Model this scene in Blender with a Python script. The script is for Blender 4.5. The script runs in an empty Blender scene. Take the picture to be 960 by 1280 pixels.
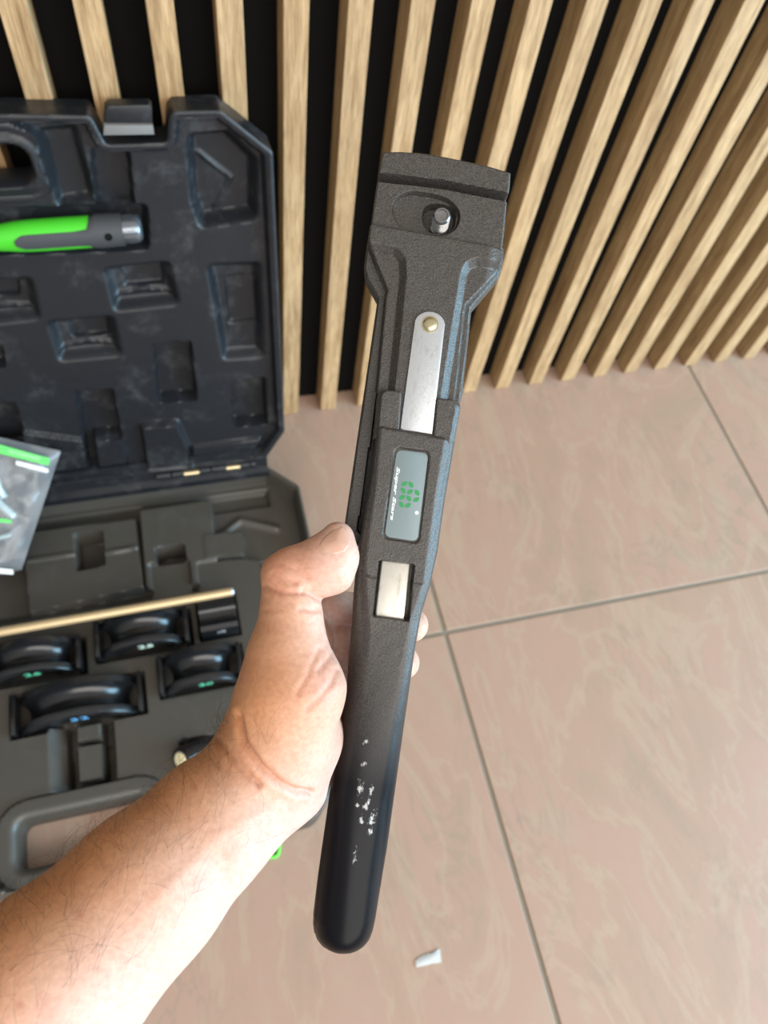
import bpy, bmesh, math, random
import numpy as np
from mathutils import Vector, Matrix

random.seed(7)
rng = np.random.default_rng(7)
SC = bpy.context.scene
COL = SC.collection

# ------------------------------------------------------------------ camera, world, lights, exposure
CAM_H = 1.04
YAW, PIT, ROL, FPX = 0.4295, 1.0381, 0.2234, 960.0
_cz, _sz = math.cos(YAW), math.sin(YAW)
_f0 = np.array([_sz, _cz, 0.0]); _r0 = np.array([_cz, -_sz, 0.0]); _u0 = np.array([0, 0, 1.0])
F = math.cos(PIT) * _f0 - math.sin(PIT) * _u0
_u = math.sin(PIT) * _f0 + math.cos(PIT) * _u0
R = math.cos(ROL) * _r0 + math.sin(ROL) * _u
U = -math.sin(ROL) * _r0 + math.cos(ROL) * _u
C0 = np.array([0, 0, CAM_H])

cam_data = bpy.data.cameras.new('camera')
cam_data.sensor_fit = 'VERTICAL'
cam_data.sensor_height = 36.0
cam_data.lens = 36.0 * FPX / 1280.0
cam_data.clip_start = 0.02
cam_data.dof.use_dof = True
cam_data.dof.focus_distance = 0.365
cam_data.dof.aperture_fstop = 10.5
cam = bpy.data.objects.new('camera', cam_data)
COL.objects.link(cam)
cam.matrix_world = Matrix(((R[0], U[0], -F[0], 0), (R[1], U[1], -F[1], 0), (R[2], U[2], -F[2], CAM_H), (0, 0, 0, 1)))
SC.camera = cam

world = bpy.data.worlds.new('world'); SC.world = world
world.use_nodes = True
wn = world.node_tree.nodes; wl = world.node_tree.links
bg = wn['Background']
_tc = wn.new('ShaderNodeTexCoord'); _sx = wn.new('ShaderNodeSeparateXYZ'); _rp = wn.new('ShaderNodeValToRGB')
wl.new(_tc.outputs['Generated'], _sx.inputs[0]); wl.new(_sx.outputs['Z'], _rp.inputs['Fac'])
_rp.color_ramp.elements[0].position = 0.0; _rp.color_ramp.elements[0].color = (0.27, 0.30, 0.34, 1)
_rp.color_ramp.elements[1].position = 0.8; _rp.color_ramp.elements[1].color = (1.0, 0.94, 0.86, 1)      # pale ceiling, dimmer room walls
wl.new(_rp.outputs[0], bg.inputs['Color'])
bg.inputs['Strength'].default_value = 0.80

def area_light(name, loc, target, size, sizey, power, color):
    d = bpy.data.lights.new(name, 'AREA'); d.shape = 'RECTANGLE'
    d.size = size; d.size_y = sizey; d.energy = power; d.color = color
    o = bpy.data.objects.new(name, d); COL.objects.link(o)
    o.location = loc
    o.rotation_euler = (Vector(target) - Vector(loc)).to_track_quat('-Z', 'Y').to_euler()
    return o
area_light('daylight_right', (2.6, -0.75, 1.0), (0.1, 0.3, 0.5), 1.9, 1.5, 135, (0.42, 0.76, 1.0))
area_light('daylight_behind', (0.9, -2.6, 2.3), (0.25, 0.5, 0.2), 4.2, 2.6, 158, (1.0, 0.95, 0.88))

SC.view_settings.view_transform = 'Standard'
SC.view_settings.look = 'None'
SC.view_settings.gamma = 1.0
SC.view_settings.use_curve_mapping = False
SC.view_settings.exposure = 0.0
SC.cycles.use_denoising = True
SC.cycles.max_bounces = 8

# ------------------------------------------------------------------ measuring helpers
def ray(x, y): return F + (x - 480) / FPX * R - (y - 640) / FPX * U
def at(x, y, dep): return C0 + ray(x, y) * dep
def on_z(x, y, z):
    d = ray(x, y); return C0 + d * ((z - CAM_H) / d[2])

class Frame:
    """a local frame: origin o, axes x y z"""
    def __init__(s, o, x, y, z): s.o, s.x, s.y, s.z = map(lambda v: np.array(v, float), (o, x, y, z))
    def uv(s, px, py, h=0.0):
        d = ray(px, py); P = s.o + s.z * h
        Q = C0 + d * (np.dot(P - C0, s.z) / np.dot(d, s.z)) - s.o
        return (float(Q @ s.x), float(Q @ s.y))
    def poly(s, pts, h=0.0): return [s.uv(a, b, h) for a, b in pts]
    def mat(s):
        return Matrix(((s.x[0], s.y[0], s.z[0], s.o[0]), (s.x[1], s.y[1], s.z[1], s.o[1]),
                       (s.x[2], s.y[2], s.z[2], s.o[2]), (0, 0, 0, 1)))

# ------------------------------------------------------------------ object helpers
def tag(o, label=None, cat=None, group=None, kind=None):
    if label: o['label'] = label
    if cat: o['category'] = cat
    if group: o['group'] = group
    if kind: o['kind'] = kind
    return o
def thing(name, label, cat, matrix=None, group=None):
    o = bpy.data.objects.new(name, None); COL.objects.link(o)
    o.empty_display_size = 0.02
    if matrix is not None: o.matrix_world = matrix
    return tag(o, label, cat, group)
def link_mesh(name, me, m=None, parent=None, smooth=None):
    o = bpy.data.objects.new(name, me); COL.objects.link(o)
    if m: me.materials.append(m)
    if parent: o.parent = parent
    if smooth is not None:
        me.shade_smooth()
        me.set_sharp_from_angle(angle=math.radians(smooth))
    return o
def np_mesh(name, V, Q, m=None, parent=None, smooth=None):
    me = bpy.data.meshes.new(name)
    V = np.asarray(V, np.float32); Q = np.asarray(Q, np.int32)
    me.vertices.add(len(V)); me.vertices.foreach_set('co', V.ravel())
    n = Q.shape[1]
    me.loops.add(Q.size); me.loops.foreach_set('vertex_index', Q.ravel())
    me.polygons.add(len(Q)); me.polygons.foreach_set('loop_start', np.arange(len(Q), dtype=np.int32) * n)
    me.update(calc_edges=True); me.validate()
    return link_mesh(name, me, m, parent, smooth)
def bm_obj(name, bm, m=None, parent=None, smooth=None):
    bmesh.ops.recalc_face_normals(bm, faces=bm.faces)
    me = bpy.data.meshes.new(name); bm.to_mesh(me); bm.free()
    return link_mesh(name, me, m, parent, smooth)
def add_box(bm, a, b, bev=0.0, seg=2, mtx=None):
    r = bmesh.ops.create_cube(bm, size=1.0)
    vs = r['verts']
    c = [(a[i] + b[i]) / 2 for i in range(3)]; s = [abs(b[i] - a[i]) for i in range(3)]
    for v in vs: v.co = Vector([v.co[i] * s[i] + c[i] for i in range(3)])
    if bev > 0:
        es = list({e for v in vs for e in v.link_edges})
        rr = bmesh.ops.bevel(bm, geom=es, offset=bev, segments=seg, affect='EDGES', profile=0.5)
        vs = list({v for f in rr['faces'] for v in f.verts} | {v for v in vs if v.is_valid})
    if mtx is not None:
        bmesh.ops.transform(bm, matrix=mtx, verts=vs)
    return vs
def add_prism(bm, pts, z0, z1, bev=0.0, seg=2):
    """outline pts (ccw) from z0 up to z1, upper edge bevelled"""
    vs = [bm.verts.new((p[0], p[1], z1)) for p in pts]
    f = bm.faces.new(vs)
    ex = bmesh.ops.extrude_face_region(bm, geom=[f])
    low = [g for g in ex['geom'] if isinstance(g, bmesh.types.BMVert)]
    for v in low: v.co.z = z0
    if bev > 0:
        fv = set(vs)
        es = [e for e in bm.edges if e.verts[0] in fv and e.verts[1] in fv]
        bmesh.ops.bevel(bm, geom=es, offset=bev, segments=seg, affect='EDGES', profile=0.5, clamp_overlap=True)
def add_lathe(bm, prof, n=32, axis='Z', mtx=None, ang=(0, 2 * math.pi)):
    full = abs(ang[1] - ang[0] - 2 * math.pi) < 1e-6
    k = n if full else n + 1
    rows = []
    for r, h in prof:
        row = []
        for i in range(k):
            t = ang[0] + (ang[1] - ang[0]) * i / n
            row.append(bm.verts.new((r * math.cos(t), r * math.sin(t), h)))
        rows.append(row)
    new = [v for row in rows for v in row]
    for a, b in zip(rows[:-1], rows[1:]):
        for i in range(k if full else k - 1):
            j = (i + 1) % k
            bm.faces.new((a[i], a[j], b[j], b[i]))
    if full:
        if prof[0][0] > 1e-7: bm.faces.new(rows[0][::-1])
        if prof[-1][0] > 1e-7: bm.faces.new(rows[-1])
    if mtx is not None: bmesh.ops.transform(bm, matrix=mtx, verts=new)
    return new
def axis_matrix(o, z, xhint=(1, 0, 0)):
    z = Vector(z).normalized(); x = Vector(xhint); x = (x - z * x.dot(z)).normalized(); y = z.cross(x)
    return Matrix(((x[0], y[0], z[0], o[0]), (x[1], y[1], z[1], o[1]), (x[2], y[2], z[2], o[2]), (0, 0, 0, 1)))
def add_tube(bm, pts, rad, n=8, cap=True):
    pts = [Vector(p) for p in pts]
    if not hasattr(rad, '__len__'): rad = [rad] * len(pts)
    rings = []; up = Vector((0.123, 0.31, 0.94))
    for i, p in enumerate(pts):
        t = (pts[min(i + 1, len(pts) - 1)] - pts[max(i - 1, 0)]).normalized()
        x = (up - t * up.dot(t)).normalized(); y = t.cross(x); up = x
        rings.append([bm.verts.new(p + (x * math.cos(2 * math.pi * k / n) + y * math.sin(2 * math.pi * k / n)) * rad[i]) for k in range(n)])
    for a, b in zip(rings[:-1], rings[1:]):
        for k in range(n): bm.faces.new((a[k], a[(k + 1) % n], b[(k + 1) % n], b[k]))
    if cap:
        bm.faces.new(rings[0][::-1]); bm.faces.new(rings[-1])
def fillet(pts, r, n=5):
    """round the corners of a closed polygon; r one radius or one per corner"""
    out = []; N = len(pts)
    rs = r if hasattr(r, '__len__') else [r] * N
    for i in range(N):
        p = np.array(pts[i], float); a = np.array(pts[i - 1], float); b = np.array(pts[(i + 1) % N], float)
        u = a - p; v = b - p; lu, lv = np.linalg.norm(u), np.linalg.norm(v)
        if rs[i] <= 0 or lu < 1e-9 or lv < 1e-9: out.append(tuple(p)); continue
        u /= lu; v /= lv
        ca = np.clip(u @ v, -1, 1); ang = math.acos(ca)
        if ang > math.pi - 0.06: out.append(tuple(p)); continue
        t = min(rs[i] / math.tan(ang / 2), 0.48 * lu, 0.48 * lv)
        A = p + u * t; B = p + v * t
        for k in range(n + 1):
            s = k / n
            out.append(tuple((1 - s) ** 2 * A + 2 * s * (1 - s) * p + s * s * B))
    return out
def smooth_closed(pts, n=5):
    P = [np.array(p, float) for p in pts]; N = len(P); out = []
    for i in range(N):
        p0, p1, p2, p3 = P[i - 1], P[i], P[(i + 1) % N], P[(i + 2) % N]
        for k in range(n):
            t = k / n
            out.append(tuple(0.5 * (2 * p1 + (p2 - p0) * t + (2 * p0 - 5 * p1 + 4 * p2 - p3) * t * t + (3 * p1 - p0 - 3 * p2 + p3) * t ** 3)))
    return out
def ccw(pts):
    a = sum(pts[i - 1][0] * pts[i][1] - pts[i][0] * pts[i - 1][1] for i in range(len(pts)))
    return list(pts) if a > 0 else list(pts)[::-1]
def psdf(X, Y, poly):
    """signed distance to a polygon, negative inside"""
    P = np.asarray(poly, float); shp = X.shape
    x = X.ravel(); y = Y.ravel()
    d2 = np.full(x.shape, 1e9); ins = np.zeros(x.shape, bool)
    for i in range(len(P)):
        ax, ay = P[i - 1]; bx, by = P[i]
        ex, ey = bx - ax, by - ay; L = ex * ex + ey * ey
        if L < 1e-18: continue
        t = np.clip(((x - ax) * ex + (y - ay) * ey) / L, 0, 1)
        d2 = np.minimum(d2, (x - ax - t * ex) ** 2 + (y - ay - t * ey) ** 2)
        c = ((ay > y) != (by > y))
        if ey != 0: ins ^= c & (x < (bx - ax) * (y - ay) / ey + ax)
    d = np.sqrt(d2); d[ins] *= -1
    return d.reshape(shp)
def sm(t):
    t = np.clip(t, 0, 1); return t * t * (3 - 2 * t)
def carve(h, X, Y, poly, target, w):
    m = sm(-psdf(X, Y, poly) / w + 0.5)
    return h * (1 - m) + target * m
def pline(X, Y, pts):
    d = np.full(X.shape, 1e9)
    for (ax, ay), (bx, by) in zip(pts[:-1], pts[1:]):
        ex, ey = bx - ax, by - ay; L = ex * ex + ey * ey + 1e-18
        t = np.clip(((X - ax) * ex + (Y - ay) * ey) / L, 0, 1)
        d = np.minimum(d, np.hypot(X - ax - t * ex, Y - ay - t * ey))
    return d
def relief(name, outline, hfun, zback, cell, m, parent, holes=(), smooth=38):
    """a solid whose upper side is a modelled relief inside an outline"""
    P = np.asarray(outline)
    x0, y0 = P.min(0) - cell; x1, y1 = P.max(0) + cell
    nx = int((x1 - x0) / cell) + 2; ny = int((y1 - y0) / cell) + 2
    gx = x0 + np.arange(nx) * cell; gy = y0 + np.arange(ny) * cell
    X, Y = np.meshgrid(gx, gy, indexing='ij')
    def S(a, b):
        s = psdf(a, b, outline)
        for q in holes: s = np.maximum(s, -psdf(a, b, q))
        return s
    cx, cy = X[:-1, :-1] + cell / 2, Y[:-1, :-1] + cell / 2
    keep = S(cx, cy) < 0
    cnt = np.zeros((nx, ny), int)
    for i in (0, 1):
        for j in (0, 1): cnt[i:nx - 1 + i, j:ny - 1 + j] += keep
    bnd = (cnt > 0) & (cnt < 4)
    bx, by = X[bnd], Y[bnd]
    for _ in range(2):
        e = cell * 0.05
        s = S(bx, by); gx_ = (S(bx + e, by) - S(bx - e, by)) / (2 * e); gy_ = (S(bx, by + e) - S(bx, by - e)) / (2 * e)
        bx = bx - gx_ * s; by = by - gy_ * s
    X[bnd] = bx; Y[bnd] = by
    used = cnt > 0
    idx = -np.ones((nx, ny), int); idx[used] = np.arange(used.sum())
    ux, uy = X[used], Y[used]
    d = np.maximum(-S(ux, uy), 0)
    h = hfun(ux, uy, d)
    n = len(ux)
    V = np.concatenate([np.stack([ux, uy, h], 1), np.stack([ux, uy, np.full(n, zback)], 1)])
    I, J = np.nonzero(keep)
    q = np.stack([idx[I, J], idx[I + 1, J], idx[I + 1, J + 1], idx[I, J + 1]], 1)
    E = np.concatenate([q[:, [k, (k + 1) % 4]] for k in range(4)])
    key = E[:, 0].astype(np.int64) * (n + 1) + E[:, 1]; rev = E[:, 1].astype(np.int64) * (n + 1) + E[:, 0]
    B = E[~np.isin(rev, key)]
    wall = np.stack([B[:, 1], B[:, 0], B[:, 0] + n, B[:, 1] + n], 1)
    Q = np.concatenate([q, q[:, ::-1] + n, wall])
    return np_mesh(name, V, Q, m, parent, smooth)

# ------------------------------------------------------------------ materials
def new_mat(name):
    m = bpy.data.materials.new(name); m.use_nodes = True
    nt = m.node_tree; b = nt.nodes['Principled BSDF']
    return m, nt, nt.nodes, nt.links, b
def plain(name, col, rough=0.5, metal=0.0, spec=0.5, coat=0.0):
    m, nt, N, L, b = new_mat(name)
    b.inputs['Base Color'].default_value = (*col, 1)
    b.inputs['Roughness'].default_value = rough
    b.inputs['Metallic'].default_value = metal
    b.inputs['Specular IOR Level'].default_value = spec
    b.inputs['Coat Weight'].default_value = coat
    return m
def tex(N, L, kind='Object'):
    return N.new('ShaderNodeTexCoord').outputs[kind]
def noise_n(N, L, vec, scale, detail=4, rough=0.5, dist=0.0):
    n = N.new('ShaderNodeTexNoise'); n.inputs['Scale'].default_value = scale
    n.inputs['Detail'].default_value = detail; n.inputs['Roughness'].default_value = rough
    n.inputs['Distortion'].default_value = dist
    if vec is not None: L.new(vec, n.inputs['Vector'])
    return n
def ramp(N, L, fac, stops):
    r = N.new('ShaderNodeValToRGB')
    el = r.color_ramp.elements
    while len(el) < len(stops): el.new(0.5)
    for e, (p, c) in zip(el, stops): e.position = p; e.color = (*c, 1) if len(c) == 3 else c
    L.new(fac, r.inputs['Fac']); return r
def mapping(N, L, vec, scale=(1, 1, 1), rot=(0, 0, 0), loc=(0, 0, 0)):
    mp = N.new('ShaderNodeMapping'); L.new(vec, mp.inputs['Vector'])
    mp.inputs['Scale'].default_value = scale; mp.inputs['Rotation'].default_value = rot; mp.inputs['Location'].default_value = loc
    return mp.outputs['Vector']
def bump(N, L, b, height, strength, dist):
    bp = N.new('ShaderNodeBump'); bp.inputs['Strength'].default_value = strength; bp.inputs['Distance'].default_value = dist
    L.new(height, bp.inputs['Height']); L.new(bp.outputs['Normal'], b.inputs['Normal']); return bp
def mix_col(N, L, fac, a, b_):
    mx = N.new('ShaderNodeMix'); mx.data_type = 'RGBA'
    if hasattr(fac, 'node'): L.new(fac, mx.inputs[0])
    else: mx.inputs[0].default_value = fac
    for s, v in ((6, a), (7, b_)):
        if hasattr(v, 'node'): L.new(v, mx.inputs[s])
        else: mx.inputs[s].default_value = (*v, 1)
    return mx.outputs[2]
def math_n(N, L, op, a, b_=None):
    mn = N.new('ShaderNodeMath'); mn.operation = op
    for i, v in enumerate((a, b_)):
        if v is None: continue
        if hasattr(v, 'node'): L.new(v, mn.inputs[i])
        else: mn.inputs[i].default_value = v
    return mn.outputs[0]

def mat_wood():
    m, nt, N, L, b = new_mat('oak_slat')
    tc = tex(N, L); info = N.new('ShaderNodeObjectInfo')
    off = N.new('ShaderNodeVectorMath'); off.operation = 'ADD'; L.new(tc, off.inputs[0])
    cmb = N.new('ShaderNodeCombineXYZ'); rr = math_n(N, L, 'MULTIPLY', info.outputs['Random'], 37.0)
    for i in range(3): L.new(rr, cmb.inputs[i])
    L.new(cmb.outputs[0], off.inputs[1])
    v = mapping(N, L, off.outputs[0], (1, 1, 0.06))
    n1 = noise_n(N, L, v, 150, 5, 0.65, 0.4)
    n2 = noise_n(N, L, v, 700, 3, 0.6)
    n3 = noise_n(N, L, mapping(N, L, off.outputs[0], (1, 1, 0.25)), 22, 3, 0.5, 0.6)
    c1 = ramp(N, L, n1.outputs['Fac'], [(0.30, (0.34, 0.20, 0.092)), (0.47, (0.50, 0.325, 0.168)), (0.66, (0.64, 0.44, 0.25))])
    c2 = ramp(N, L, n2.outputs['Fac'], [(0.38, (0.55, 0.52, 0.50)), (0.55, (1, 1, 1))])
    mx = N.new('ShaderNodeMix'); mx.data_type = 'RGBA'; mx.blend_type = 'MULTIPLY'; mx.inputs[0].default_value = 0.6
    L.new(c1.outputs[0], mx.inputs[6]); L.new(c2.outputs[0], mx.inputs[7])
    c3 = ramp(N, L, n3.outputs['Fac'], [(0.3, (0.86, 0.84, 0.82)), (0.7, (1.06, 1.04, 1.0))])
    mx2 = N.new('ShaderNodeMix'); mx2.data_type = 'RGBA'; mx2.blend_type = 'MULTIPLY'; mx2.inputs[0].default_value = 1.0
    L.new(mx.outputs[2], mx2.inputs[6]); L.new(c3.outputs[0], mx2.inputs[7])
    L.new(mx2.outputs[2], b.inputs['Base Color'])
    b.inputs['Roughness'].default_value = 0.5
    bump(N, L, b, n2.outputs['Fac'], 0.12, 0.0005)
    return m

def mat_stone():
    m, nt, N, L, b = new_mat('pink_stone_tile')
    tc = tex(N, L); info = N.new('ShaderNodeObjectInfo')
    off = N.new('ShaderNodeVectorMath'); off.operation = 'ADD'; L.new(tc, off.inputs[0])
    cmb = N.new('ShaderNodeCombineXYZ'); rr = math_n(N, L, 'MULTIPLY', info.outputs['Random'], 53.0)
    for i in range(3): L.new(rr, cmb.inputs[i])
    L.new(cmb.outputs[0], off.inputs[1])
    v = mapping(N, L, off.outputs[0], (1.0, 0.42, 1.0), (0, 0, math.radians(-38)))
    big = noise_n(N, L, v, 6.0, 6, 0.62, 1.6)
    mid = noise_n(N, L, v, 11.0, 8, 0.6, 2.2)
    fine = noise_n(N, L, off.outputs[0], 240, 4, 0.7)
    speck = noise_n(N, L, off.outputs[0], 70, 5, 0.7)
    base = ramp(N, L, big.outputs['Fac'], [(0.28, (0.36, 0.255, 0.19)), (0.42, (0.415, 0.268, 0.20)), (0.57, (0.43, 0.268, 0.205)), (0.72, (0.415, 0.31, 0.225))])
    # thin tan and grey veins where the warped noise passes its middle
    a = math_n(N, L, 'ABSOLUTE', math_n(N, L, 'SUBTRACT', mid.outputs['Fac'], 0.5))
    vein = ramp(N, L, a, [(0.0, (1, 1, 1)), (0.012, (0.6, 0.6, 0.6)), (0.04, (0, 0, 0))])
    patch = ramp(N, L, speck.outputs['Fac'], [(0.35, (0, 0, 0)), (0.65, (1, 1, 1))])
    gate = ramp(N, L, noise_n(N, L, off.outputs[0], 5.0, 3).outputs['Fac'], [(0.42, (0, 0, 0)), (0.6, (1, 1, 1))])
    vf = math_n(N, L, 'MULTIPLY', math_n(N, L, 'MULTIPLY', vein.outputs[0], gate.outputs[0]), 0.62)
    c = mix_col(N, L, vf, base.outputs[0], (0.30, 0.235, 0.17))
    a2 = math_n(N, L, 'ABSOLUTE', math_n(N, L, 'SUBTRACT', big.outputs['Fac'], 0.47))
    vein2 = ramp(N, L, a2, [(0.0, (1, 1, 1)), (0.03, (0, 0, 0))])
    c = mix_col(N, L, math_n(N, L, 'MULTIPLY', vein2.outputs[0], 0.42), c, (0.46, 0.37, 0.265))
    c = mix_col(N, L, math_n(N, L, 'MULTIPLY', patch.outputs[0], 0.22), c, (0.40, 0.30, 0.22))
    dk = ramp(N, L, noise_n(N, L, v, 16, 5, 0.6, 1.2).outputs['Fac'], [(0.66, (0, 0, 0)), (0.76, (1, 1, 1))])
    c = mix_col(N, L, math_n(N, L, 'MULTIPLY', dk.outputs[0], 0.5), c, (0.26, 0.20, 0.17))
    L.new(c, b.inputs['Base Color'])
    rg = ramp(N, L, big.outputs['Fac'], [(0.3, (0.42,) * 3), (0.7, (0.52,) * 3)])
    L.new(rg.outputs[0], b.inputs['Roughness'])
    bump(N, L, b, fine.outputs['Fac'], 0.08, 0.0006)
    return m

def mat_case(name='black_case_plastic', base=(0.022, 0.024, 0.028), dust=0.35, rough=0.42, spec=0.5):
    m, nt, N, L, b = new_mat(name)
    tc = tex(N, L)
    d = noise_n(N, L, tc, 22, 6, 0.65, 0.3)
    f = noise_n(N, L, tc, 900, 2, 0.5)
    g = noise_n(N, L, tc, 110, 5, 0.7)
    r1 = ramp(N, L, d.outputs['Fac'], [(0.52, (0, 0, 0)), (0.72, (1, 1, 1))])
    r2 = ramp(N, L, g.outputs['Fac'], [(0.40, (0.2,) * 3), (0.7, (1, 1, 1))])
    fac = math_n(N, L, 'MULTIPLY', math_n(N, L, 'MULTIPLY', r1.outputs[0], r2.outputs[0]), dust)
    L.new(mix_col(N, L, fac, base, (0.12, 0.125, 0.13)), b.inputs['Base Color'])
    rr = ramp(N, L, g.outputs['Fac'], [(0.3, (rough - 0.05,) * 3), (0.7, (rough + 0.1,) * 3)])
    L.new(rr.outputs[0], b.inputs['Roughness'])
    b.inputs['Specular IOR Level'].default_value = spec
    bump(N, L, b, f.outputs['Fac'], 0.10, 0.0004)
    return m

def mat_tool():
    """powder coated die casting: grainy, worn smoother towards the handle's end, with pale scuffs there"""
    m, nt, N, L, b = new_mat('black_powder_coat')
    tc = tex(N, L)
    sep = N.new('ShaderNodeSeparateXYZ'); L.new(tc, sep.inputs[0])
    f = noise_n(N, L, tc, 1500, 3, 0.6)
    g = noise_n(N, L, tc, 190, 4, 0.6)
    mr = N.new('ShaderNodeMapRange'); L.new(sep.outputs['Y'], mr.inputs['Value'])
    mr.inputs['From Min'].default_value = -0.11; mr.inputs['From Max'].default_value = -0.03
    wear_shade = mr.outputs['Result']  # real wear for grain and roughness; also drives the painted dark reflection
    r = math_n(N, L, 'ADD', math_n(N, L, 'MULTIPLY', wear_shade, 0.05), 0.29)
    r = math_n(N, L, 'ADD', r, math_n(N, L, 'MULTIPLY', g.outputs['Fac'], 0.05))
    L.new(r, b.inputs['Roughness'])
    # scuffs
    sc = noise_n(N, L, mapping(N, L, tc, (1, 0.6, 1)), 520, 5, 0.75)
    def blob(cx, cy, rx, ry):
        dx = math_n(N, L, 'DIVIDE', math_n(N, L, 'SUBTRACT', sep.outputs['X'], cx), rx)
        dy = math_n(N, L, 'DIVIDE', math_n(N, L, 'SUBTRACT', sep.outputs['Y'], cy), ry)
        rr = math_n(N, L, 'SQRT', math_n(N, L, 'ADD', math_n(N, L, 'MULTIPLY', dx, dx), math_n(N, L, 'MULTIPLY', dy, dy)))
        o = math_n(N, L, 'SUBTRACT', 1.0, rr); mx = math_n(N, L, 'MAXIMUM', o, 0.0); return mx
    tot = None
    for px, py, rx, ry in ((457, 927, 2.6, 3.4), (455, 955, 2.4, 3), (450, 986, 3.8, 7), (464, 990, 2.5, 5), (465, 1024, 3, 8), (452, 1025, 2, 4), (463, 1040, 2.6, 5), (457, 1008, 2.2, 4), (447, 1006, 1.8, 3), (461, 1004, 1.6, 3), (444, 1070, 1.8, 9)):
        x, y = T.uv(px, py, 0)
        k = blob(x, y, rx * 1e-3, ry * 1e-3)
        tot = k if tot is None else math_n(N, L, 'MAXIMUM', tot, k)
    s1 = ramp(N, L, math_n(N, L, 'ADD', math_n(N, L, 'MULTIPLY', tot, 0.34), sc.outputs['Fac']), [(0.71, (0, 0, 0)), (0.80, (1, 1, 1))])
    L.new(mix_col(N, L, math_n(N, L, 'MULTIPLY', s1.outputs[0], 0.8), mix_col(N, L, wear_shade, (0.006, 0.006, 0.008), ramp(N, L, noise_n(N, L, tc, 1300, 2, 0.6).outputs['Fac'], [(0.36, (0.030, 0.0265, 0.024)), (0.64, (0.076, 0.067, 0.060))]).outputs[0]), (0.55, 0.55, 0.55)), b.inputs['Base Color'])  # near-black towards the end: dark reflection of an unseen person put into the colour
    L.new(math_n(N, L, 'ADD', math_n(N, L, 'MULTIPLY', wear_shade, 0.50), 0.14), b.inputs['Specular IOR Level'])  # specular cut towards the end for that same painted reflection
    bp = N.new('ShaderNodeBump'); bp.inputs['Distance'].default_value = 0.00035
    L.new(math_n(N, L, 'ADD', math_n(N, L, 'MULTIPLY', wear_shade, 0.75), 0.03), bp.inputs['Strength'])
    L.new(math_n(N, L, 'ADD', f.outputs['Fac'], math_n(N, L, 'MULTIPLY', g.outputs['Fac'], 1.5)), bp.inputs['Height']); L.new(bp.outputs['Normal'], b.inputs['Normal'])
    return m

def mat_steel(name='zinc_steel', col=(0.60, 0.63, 0.66), rough=0.34, dirt=0.5):
    m, nt, N, L, b = new_mat(name)
    tc = tex(N, L)
    f = noise_n(N, L, tc, 900, 4, 0.7); g = noise_n(N, L, mapping(N, L, tc, (1, 0.25, 1)), 260, 5, 0.7)
    r1 = ramp(N, L, g.outputs['Fac'], [(0.55, (0, 0, 0)), (0.75, (1, 1, 1))])
    L.new(mix_col(N, L, math_n(N, L, 'MULTIPLY', r1.outputs[0], dirt), col, (0.22, 0.19, 0.15)), b.inputs['Base Color'])
    b.inputs['Metallic'].default_value = 0.85
    rr = ramp(N, L, f.outputs['Fac'], [(0.3, (rough - 0.06,) * 3), (0.7, (rough + 0.12,) * 3)]); L.new(rr.outputs[0], b.inputs['Roughness'])
    bump(N, L, b, f.outputs['Fac'], 0.15, 0.0002)
    return m

def mat_skin():
    m, nt, N, L, b = new_mat('skin')
    tc = tex(N, L)
    at_ = N.new('ShaderNodeAttribute'); at_.attribute_name = 'tan'
    at2 = N.new('ShaderNodeAttribute'); at2.attribute_name = 'flush'
    a = noise_n(N, L, tc, 45, 5, 0.6); c = noise_n(N, L, tc, 420, 4, 0.65); e = noise_n(N, L, tc, 1500, 3, 0.6)
    pale = ramp(N, L, a.outputs['Fac'], [(0.3, (0.67, 0.41, 0.335)), (0.55, (0.72, 0.475, 0.40)), (0.75, (0.68, 0.40, 0.335))])
    tan = ramp(N, L, a.outputs['Fac'], [(0.3, (0.56, 0.255, 0.115)), (0.55, (0.62, 0.30, 0.14)), (0.75, (0.58, 0.25, 0.125))])
    col = mix_col(N, L, at_.outputs['Fac'], pale.outputs[0], tan.outputs[0])
    col = mix_col(N, L, at2.outputs['Fac'], col, (0.50, 0.17, 0.12))
    mot = ramp(N, L, c.outputs['Fac'], [(0.35, (0.90, 0.86, 0.84)), (0.65, (1.05, 1.05, 1.05))])
    mx = N.new('ShaderNodeMix'); mx.data_type = 'RGBA'; mx.blend_type = 'MULTIPLY'; mx.inputs[0].default_value = 1.0
    L.new(col, mx.inputs[6]); L.new(mot.outputs[0], mx.inputs[7])
    L.new(mx.outputs[2], b.inputs['Base Color'])
    b.inputs['Roughness'].default_value = 0.5
    b.inputs['Specular IOR Level'].default_value = 0.4
    b.inputs['Subsurface Weight'].default_value = 0.25
    b.inputs['Subsurface Radius'].default_value = (1.0, 0.35, 0.2)
    b.inputs['Subsurface Scale'].default_value = 0.006
    s = math_n(N, L, 'ADD', c.outputs['Fac'], math_n(N, L, 'MULTIPLY', e.outputs['Fac'], 0.5))
    bump(N, L, b, s, 0.22, 0.0006)
    return m

# ------------------------------------------------------------------ frames of the two big movable things
_yt = 0.127 * R + 0.992 * U; _xt = 0.992 * R - 0.127 * U; _zt = -F
_th = math.radians(0.0)
_zt2 = math.cos(_th) * _zt + math.sin(_th) * _xt; _xt2 = math.cos(_th) * _xt - math.sin(_th) * _zt
T = Frame(at(480, 690, 0.36), _xt2, _yt / np.linalg.norm(_yt), _zt2)          # the held tool, z = 0 on the badge face

LT = math.radians(11.5)
LID = Frame((0, 0.632, 0.085), (1, 0, 0), (0, math.sin(LT), math.cos(LT)), (0, -math.cos(LT), math.sin(LT)))   # lid, z = 0 on its rim

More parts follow.
